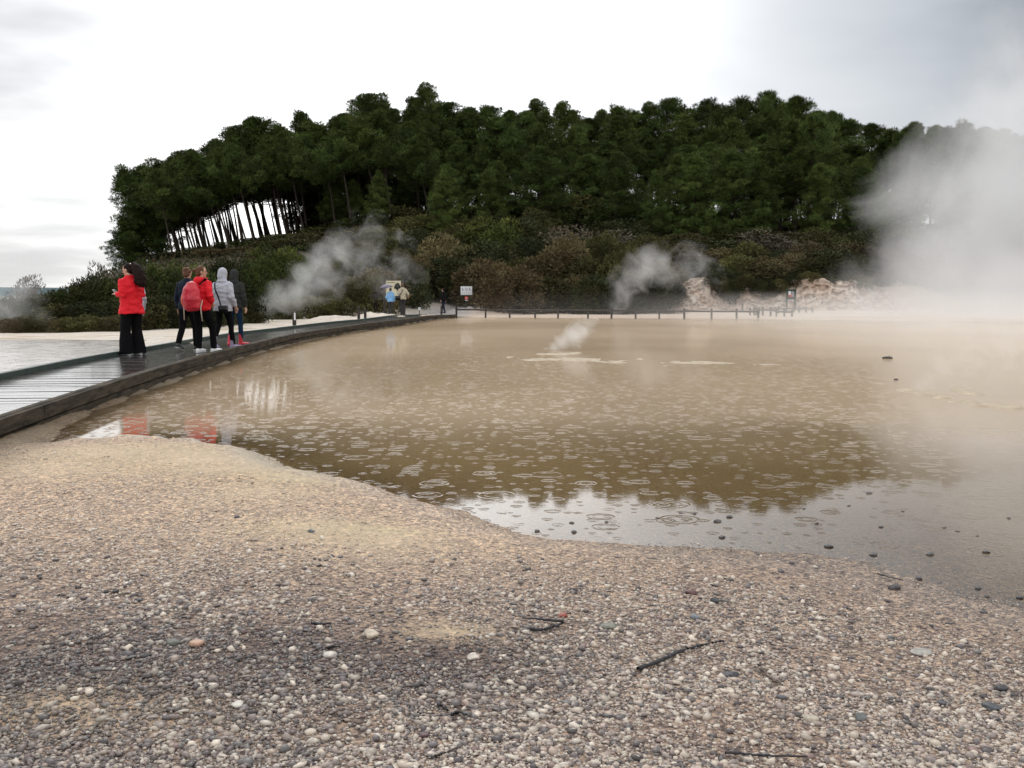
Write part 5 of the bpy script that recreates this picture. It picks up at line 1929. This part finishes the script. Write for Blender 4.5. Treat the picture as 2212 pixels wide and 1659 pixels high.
for (px, py, wp, lab, col, fl) in [
        (1932, 1273, 26, 'largest dark stone at the right water edge', (0.075, 0.068, 0.062), 0.7),
        (1543, 1301, 24, 'dark rounded stone on gravel above the long black stick', (0.055, 0.06, 0.066), 0.75),
        (1492, 1283, 28, 'dark red brown stone just left of the dark rounded stone', (0.10, 0.045, 0.042), 0.5),
        (1501, 1336, 24, 'blue grey stone between the dark rounded stone and the black stick', (0.15, 0.17, 0.185), 0.6),
        (1318, 1357, 46, 'broad flat grey green slab stone right of the forked twig', (0.15, 0.15, 0.12), 0.35),
        (2162, 1492, 30, 'black stone on the right gravel, upper of two near the frame edge', (0.045, 0.043, 0.048), 0.6),
        (2141, 1531, 40, 'wide dark blue grey stone, lower of two near the right frame edge', (0.065, 0.070, 0.080), 0.45),
        (1857, 1554, 28, 'dark grey stone with pale side on the lower right gravel', (0.14, 0.15, 0.145), 0.8),
        (1991, 1411, 50, 'flat pale grey stone slab on the right gravel', (0.33, 0.31, 0.28), 0.22),
        (1216, 1331, 26, 'small brick red stone above the forked twig', (0.25, 0.055, 0.035), 0.45),
        (1578, 1459, 42, 'thin black wet slab stone below the right end of the long stick', (0.03, 0.03, 0.036), 0.25),
        (1752, 1557, 34, 'pale cream stone on the lower right gravel', (0.42, 0.37, 0.29), 0.6),
        (228, 1282, 14, 'left one of the two touching black stones on the left gravel', (0.03, 0.03, 0.032), 0.85),
        (250, 1281, 15, 'right one of the two touching black stones on the left gravel', (0.04, 0.034, 0.036), 0.7),
        (299, 1299, 18, 'black stone just below the two touching black stones', (0.03, 0.03, 0.034), 0.65),
        (273, 1330, 20, 'grey stone under the three black stones of the left gravel', (0.16, 0.15, 0.15), 0.6),
        (276, 1418, 28, 'dark purple grey stone at the left end of the dark gravel band', (0.08, 0.07, 0.078), 0.6),
        (316, 1418, 22, 'black stone beside the dark purple grey stone at the dark gravel band', (0.045, 0.042, 0.047), 0.5),
        (376, 1392, 36, 'dull green grey stone above the dark gravel band', (0.10, 0.105, 0.085), 0.5),
        (426, 1394, 34, 'pink tan stone right of the green grey stone', (0.45, 0.28, 0.20), 0.6),
        (673, 1149, 18, 'dark blue grey stone on the bare pale crust', (0.09, 0.105, 0.11), 0.5),
        (885, 1383, 20, 'dark grey stone below the bare silty patch', (0.085, 0.085, 0.09), 0.6),
        (802, 1377, 38, 'pale cream angular stone in the middle left gravel', (0.47, 0.40, 0.31), 0.7),
        (913, 1590, 30, 'dark maroon stone near the bottom of the gravel', (0.075, 0.038, 0.042), 0.5),
        (1023, 1424, 30, 'white angular stone at the right end of the dark gravel band', (0.58, 0.52, 0.45), 0.7),
        (712, 1418, 36, 'whitish flat stone above the dark gravel band', (0.50, 0.47, 0.42), 0.45),
        (514, 1527, 30, 'bright white stone low in the left gravel', (0.60, 0.56, 0.50), 0.65),
        (1935, 821, 10, 'small dark stone in the pond below the floating log', (0.06, 0.05, 0.045), 0.6)]:
    rock(px, py, wp, lab, col, fl)


def stick(label, pts, wpx, col=(0.018, 0.016, 0.020), branch=None, name='stick'):
    P = []
    for (px, py) in pts:
        g = gp(px, py, 0.1)
        for _ in range(3):
            g = gp(px, py, max(0.0, H1(g[0], g[1])))
        P.append(np.array([g[0], g[1], max(0.0, H1(g[0], g[1])) + 0.012]))
    o0 = P[0].copy()

    def dense(P_, w0, w1):
        t = np.linspace(0, len(P_) - 1, (len(P_) - 1) * 6 + 1)
        A = np.array(P_) - o0
        D = np.stack([np.interp(t, range(len(P_)), A[:, k]) for k in range(3)], 1)
        for k in range(2):
            D[1:-1] = 0.5 * D[1:-1] + 0.25 * (D[:-2] + D[2:])
        D[:, :2] += rng.normal(0, 0.0025, (len(D), 2))
        rad = np.linspace(w0, w1, len(D)) * (1 + rng.normal(0, 0.10, len(D)))
        v, f = tube_np(D, rad, 8)
        nn = len(D)
        v = np.vstack([v, D[:1], D[-1:]])
        caps = [(len(v) - 2, (k + 1) % 8, k, k) for k in range(8)]
        return v, f
    dist = np.linalg.norm(P[0][:2])
    w_ = wpx / 2 / FPX * dist
    parts = [dense(P, w_, w_ * 0.55)]
    if branch:
        Q = []
        for (px, py) in branch:
            g = gp(px, py, 0.1)
            for _ in range(3):
                g = gp(px, py, max(0.0, H1(g[0], g[1])))
            Q.append(np.array([g[0], g[1], H1(g[0], g[1]) + 0.02]))
        parts.append(dense(Q, w_ * 0.8, w_ * 0.4))
    v, f = join_np(parts)
    nm = 'stick_%02d%02d' % (int(col[0] * 999), int(col[1] * 999))
    o = obj(name, mesh_np('stick', v, f, pmat(nm, col, 0.45, 0.5, 0.004, 80, 0.3, 40), True))
    o.location = o0
    return tag(o, label, 'stick')


stick('long bent black stick lying on the gravel right of centre', [(1378, 1453), (1425, 1434), (1470, 1412), (1515, 1400), (1563, 1391)], 10)
stick('forked black twig with two prongs on the central gravel', [(1143, 1364), (1172, 1368), (1195, 1360), (1218, 1352)], 9, branch=[(1216, 1353), (1170, 1349), (1126, 1346)])
stick('thin brown curved twig right of the thin black slab', [(1642, 1450), (1660, 1470), (1675, 1480), (1690, 1487)], 6, (0.07, 0.045, 0.03))
stick('straight black stick along the bottom edge of the gravel', [(1569, 1635), (1630, 1640), (1690, 1643), (1745, 1643)], 7)
stick('short black twig on the left central gravel', [(675, 1353), (695, 1355), (714, 1353)], 8)
stick('curved black bark bit above the dark gravel band', [(708, 1407), (720, 1402), (732, 1405)], 7)
stick('dark brown twig low in the gravel left of bottom centre', [(932, 1647), (955, 1636), (995, 1624)], 8, (0.05, 0.035, 0.035))
stick('thin dark twig at the right water edge by the largest dark stone', [(1895, 1244), (1920, 1252), (1947, 1258)], 4, (0.05, 0.04, 0.035))
stick('short dark twig piece beside the maroon stone row', [(948, 1528), (956, 1534), (966, 1541)], 9, (0.03, 0.022, 0.025))
stick('small black curl of bark right of the short dark twig piece', [(977, 1551), (992, 1546), (1008, 1553)], 9)

# floating log
q = gp(1917, 775, 0.0)
LGS = 0.58
lg = thing('floating_log', 'small dark log floating on the misty right of the pond', 'log', (q[0], q[1], 0.0))
lg.scale = (LGS, LGS, LGS)
bm = bmesh.new()
loft(bm, [(-0.19, 0, 0.02), (-0.17, 0, 0.03), (-0.05, 0.01, 0.045), (0.08, 0.0, 0.04), (0.17, 0.01, 0.03), (0.19, 0.01, 0.025)], [0.012, 0.03, 0.042, 0.04, 0.03, 0.012], 10)
bobj('log_trunk', bm, pmat('wet_log', (0.05, 0.042, 0.035), 0.5, 0.4, 0.01, 20, 0.3, 10), lg, True)
bm = bmesh.new()
loft(bm, [(0.05, 0, 0.06), (0.08, 0.0, 0.10), (0.09, 0, 0.115)], [0.014, 0.010, 0.005], 8)
bobj('stub', bm, MATS['wet_log'], lg, True)


# pale crusts breaking the pond surface
def crust(label, blobs, h=0.05, seed=0, sub=0.03):
    """blobs: (px, py, half-length px, half-depth px); irregular patch, only the parts above water show"""
    A = [gp(b[0], b[1], 0.0) for b in blobs]
    rx = [b[2] / FPX * g[1] for b, g in zip(blobs, A)]
    ry = [abs(gp(b[0], b[1] + b[3])[1] - gp(b[0], b[1] - b[3])[1]) / 2 for b in blobs]
    x0 = min(g[0] - 1.6 * r for g, r in zip(A, rx))
    x1 = max(g[0] + 1.6 * r for g, r in zip(A, rx))
    y0 = min(g[1] - 1.6 * r for g, r in zip(A, ry))
    y1 = max(g[1] + 1.6 * r for g, r in zip(A, ry))
    m, k = 160, 110
    X, Y = np.meshgrid(np.linspace(x0, x1, m), np.linspace(y0, y1, k))
    f = np.zeros(X.shape)
    for g, a, b in zip(A, rx, ry):
        f = np.maximum(f, 1 - ((X - g[0]) / a) ** 2 * 0.6 - ((Y - g[1]) / b) ** 2 * 0.6)
    f = np.clip(f, -1.2, 1)
    Z = h * (0.62 * f - 0.30 + 0.75 * fbm(X * 2.6 + seed, Y * 1.3, 71, 5))
    o0 = np.array([(x0 + x1) / 2, (y0 + y1) / 2, 0])
    V = np.stack([X.ravel() - o0[0], Y.ravel() - o0[1], Z.ravel()], 1)
    F = grid_faces(m, k)
    F = F[(Z.ravel()[F] > -0.02).any(1)]
    bmv = mesh_np('crust', V, F, pmat('pale_crust', (0.40, 0.33, 0.24), 0.7, 0.3, 0.012, 10, 0.3, 6), True)
    o = obj('sinter_crust', bmv)
    o.location = o0
    tag(o, label, 'mineral crust')


crust('pale mineral crust breaking the pond surface below the small central steam wisp', [(1230, 777, 85, 4.5), (1330, 781, 42, 3.2), (1215, 765, 48, 2.6)], 0.05, 1)
crust('faint pale crust streak in the pond right of the central crust', [(1530, 784, 70, 2.6), (1650, 788, 50, 2.0)], 0.035, 2)
crust('long thin tan crust ridge running out of the pond at the right edge', [(1965, 845, 26, 4), (1995, 851, 30, 3.2), (2030, 859, 34, 3.0), (2075, 868, 38, 2.8), (2125, 876, 42, 2.6), (2180, 881, 45, 2.6), (2240, 884, 50, 2.6)], 0.065, 3)


# ================================================================== STEAM
def steam_mat(name, spheres, dens, nscale, amp, thr, col=(0.97, 0.975, 0.98), aniso=0.0, step=0.5, detail=4, nstretch=(1, 1, 1), zfade=None):
    m = bpy.data.materials.new(name)
    m.use_nodes = True
    t = m.node_tree
    t.nodes.clear()
    geo = N(t, 'ShaderNodeNewGeometry')
    P = geo.outputs['Position']
    n1 = N(t, 'ShaderNodeTexNoise')
    n1.inputs['Scale'].default_value = nscale
    n1.inputs['Detail'].default_value = detail
    n1.inputs['Roughness'].default_value = 0.62
    n1.inputs['Distortion'].default_value = 0.9
    mp = N(t, 'ShaderNodeMapping')
    mp.inputs['Scale'].default_value = nstretch
    t.links.new(P, mp.inputs[0])
    t.links.new(mp.outputs[0], n1.inputs['Vector'])
    f = None
    for (c, r, wgt) in spheres:
        d = N(t, 'ShaderNodeVectorMath', operation='DISTANCE')
        t.links.new(P, d.inputs[0])
        d.inputs[1].default_value = tuple(c)
        x = M_(t, 'MULTIPLY_ADD', d.outputs['Value'], -wgt / r, wgt)
        f = x if f is None else M_(t, 'SMOOTH_MAX', f, x, 0.12)
    f = M_(t, 'MINIMUM', f, 1.2)
    e = M_(t, 'ADD', f, M_(t, 'MULTIPLY', M_(t, 'SUBTRACT', n1.outputs[0], 0.5), amp))
    e = M_(t, 'MULTIPLY', M_(t, 'MAXIMUM', M_(t, 'SUBTRACT', e, thr), 0.0), dens)
    e = M_(t, 'MULTIPLY', e, M_(t, 'GREATER_THAN', f, 0.0))
    pv = N(t, 'ShaderNodeVolumePrincipled')
    pv.inputs['Color'].default_value = (*col, 1)
    pv.inputs['Anisotropy'].default_value = aniso
    pv.inputs['Blackbody Intensity'].default_value = 0
    t.links.new(e, pv.inputs['Density'])
    o = N(t, 'ShaderNodeOutputMaterial')
    t.links.new(pv.outputs[0], o.inputs['Volume'])
    try:
        m.cycles.volume_step_rate = step
    except Exception:
        pass
    return m


def plume(label, chain, dens, nscale, amp, thr, vox, step=0.5, kind=None, cat='steam plume', name='steam_plume', **kw):
    """chain: (px, py, radius px, Y, weight)"""
    sp = []
    bm = bmesh.new()
    for (px, py, rp, Y, wgt) in chain:
        c = at(px, py, Y)
        r = rp / FPX * Y
        sp.append((c, r, wgt))
        ell(bm, c, (r * 1.0, r * 1.0, r * 1.0), None, 3)
    me = remesh(bm, vox, name, steam_mat(name, sp, dens, nscale, amp, thr, step=step, **kw), smooth_it=0)
    o = obj(name, me)
    tag(o, label, cat, None, kind)
    return o


# left plume drifting up and right from the vent behind the walk
plume('dense white steam plume rising from the vent behind the boardwalk', [
    (543, 688, 15, 46, 1.0), (558, 675, 23, 46, 1.0), (578, 660, 32, 46, .95), (606, 642, 44, 46, .85), (645, 632, 54, 46, .70), (655, 600, 56, 46, .68), (690, 605, 60, 46, .55), (700, 568, 62, 46, .60), (738, 545, 60, 46, .54), (720, 600, 56, 46, .45), (780, 560, 80, 46, .28), (850, 585, 85, 46, .24), (790, 520, 80, 46, .22)],
    0.95, 1.05, 1.45, 0.13, 0.18, 0.3, detail=7)
plume('wispy steam plume hanging in front of the scrub above the rail fence', [
    (1322, 662, 38, 58, .40), (1345, 632, 50, 58, .46), (1368, 602, 58, 58, .5), (1395, 578, 60, 58, .55), (1435, 580, 62, 58, .48), (1485, 580, 66, 58, .40), (1510, 605, 62, 58, .28)],
    0.85, 0.8, 1.35, 0.12, 0.2, 0.3, detail=6)
plume('small steam wisp curling off the crust in the middle of the pond', [
    (1181, 757, 12, 24, .8), (1196, 750, 19, 24, .75), (1215, 738, 27, 24, .68), (1240, 725, 34, 24, .55), (1262, 712, 40, 24, .38)],
    4.2, 2.2, 1.6, 0.12, 0.06, 0.3, detail=6)
plume('small steam wisp over the tan ridge at the right of the pond', [
    (1985, 834, 20, 13, .5), (2010, 815, 34, 13, .5), (2040, 795, 48, 13, .45), (2090, 772, 70, 13, .38), (2170, 745, 95, 13, .32)],
    2.0, 2.4, 1.5, 0.14, 0.05, 0.35, detail=6)
plume('thin steam veil drifting over the far left thicket', [
    (-10, 660, 90, 34, .55), (30, 640, 75, 34, .5), (60, 612, 60, 36, .45), (90, 690, 55, 33, .36), (20, 600, 70, 36, .38), (50, 710, 60, 33, .3)],
    0.8, 0.8, 1.3, 0.14, 0.2, 0.4, detail=5)
plume('huge grey steam cloud billowing over the right of the pond and hill', [
    (2330, 520, 360, 62, 1.2), (2190, 480, 260, 62, 1.0), (2080, 450, 200, 62, .72), (1990, 460, 160, 62, .52), (1915, 450, 115, 62, .34), (2030, 570, 190, 62, .70), (2100, 630, 220, 60, .9), (1975, 660, 170, 58, .66), (1870, 668, 130, 57, .48), (2200, 330, 230, 62, .62), (2310, 200, 260, 62, .45), (2190, 700, 220, 50, .85), (1790, 676, 100, 56, .30)],
    0.42, 0.20, 1.15, 0.08, 0.9, 0.3, detail=6)


# low mist over the pond, thickening to the right
def pond_mist():
    m = bpy.data.materials.new('pond_mist')
    m.use_nodes = True
    t = m.node_tree
    t.nodes.clear()
    geo = N(t, 'ShaderNodeNewGeometry')
    s = N(t, 'ShaderNodeSeparateXYZ')
    t.links.new(geo.outputs['Position'], s.inputs[0])
    n = noise_tex(t, geo.outputs['Position'], 0.22, 3, 0.55)
    k = mapr(t, s.outputs[0], 3.0, 18.0, 0.04, 1.0, True)
    zf = mapr(t, s.outputs[2], 0.0, 1.5, 1.0, 0.0)
    yf = mapr(t, s.outputs[1], 7.0, 24.0, 0.0, 1.0)
    d = M_(t, 'MULTIPLY', M_(t, 'MULTIPLY', k, zf), M_(t, 'MULTIPLY', yf, mapr(t, n, 0.35, 0.65, 0.3, 1.5)))
    d = M_(t, 'MULTIPLY', d, 0.048)
    pv = N(t, 'ShaderNodeVolumePrincipled')
    pv.inputs['Color'].default_value = (0.97, 0.96, 0.95, 1)
    t.links.new(d, pv.inputs['Density'])
    o = N(t, 'ShaderNodeOutputMaterial')
    t.links.new(pv.outputs[0], o.inputs['Volume'])
    m.cycles.volume_step_rate = 0.5
    bm = bmesh.new()
    # a low slab following the pond
    lo = [(-3, 10), (4.5, 6.0), (16, 6), (55, 12), (55, 58), (0, 60)]
    A = [bm.verts.new((x, y, 0.012)) for x, y in lo]
    B = [bm.verts.new((x, y, 1.9)) for x, y in lo]
    bm.faces.new(A[::-1])
    bm.faces.new(B)
    for i in range(6):
        bm.faces.new((A[i], A[(i + 1) % 6], B[(i + 1) % 6], B[i]))
    bmesh.ops.recalc_face_normals(bm, faces=bm.faces)
    tag(bobj('mist', bm, m), 'low steam mist lying over the right of the pond', None, None, 'stuff')


pond_mist()
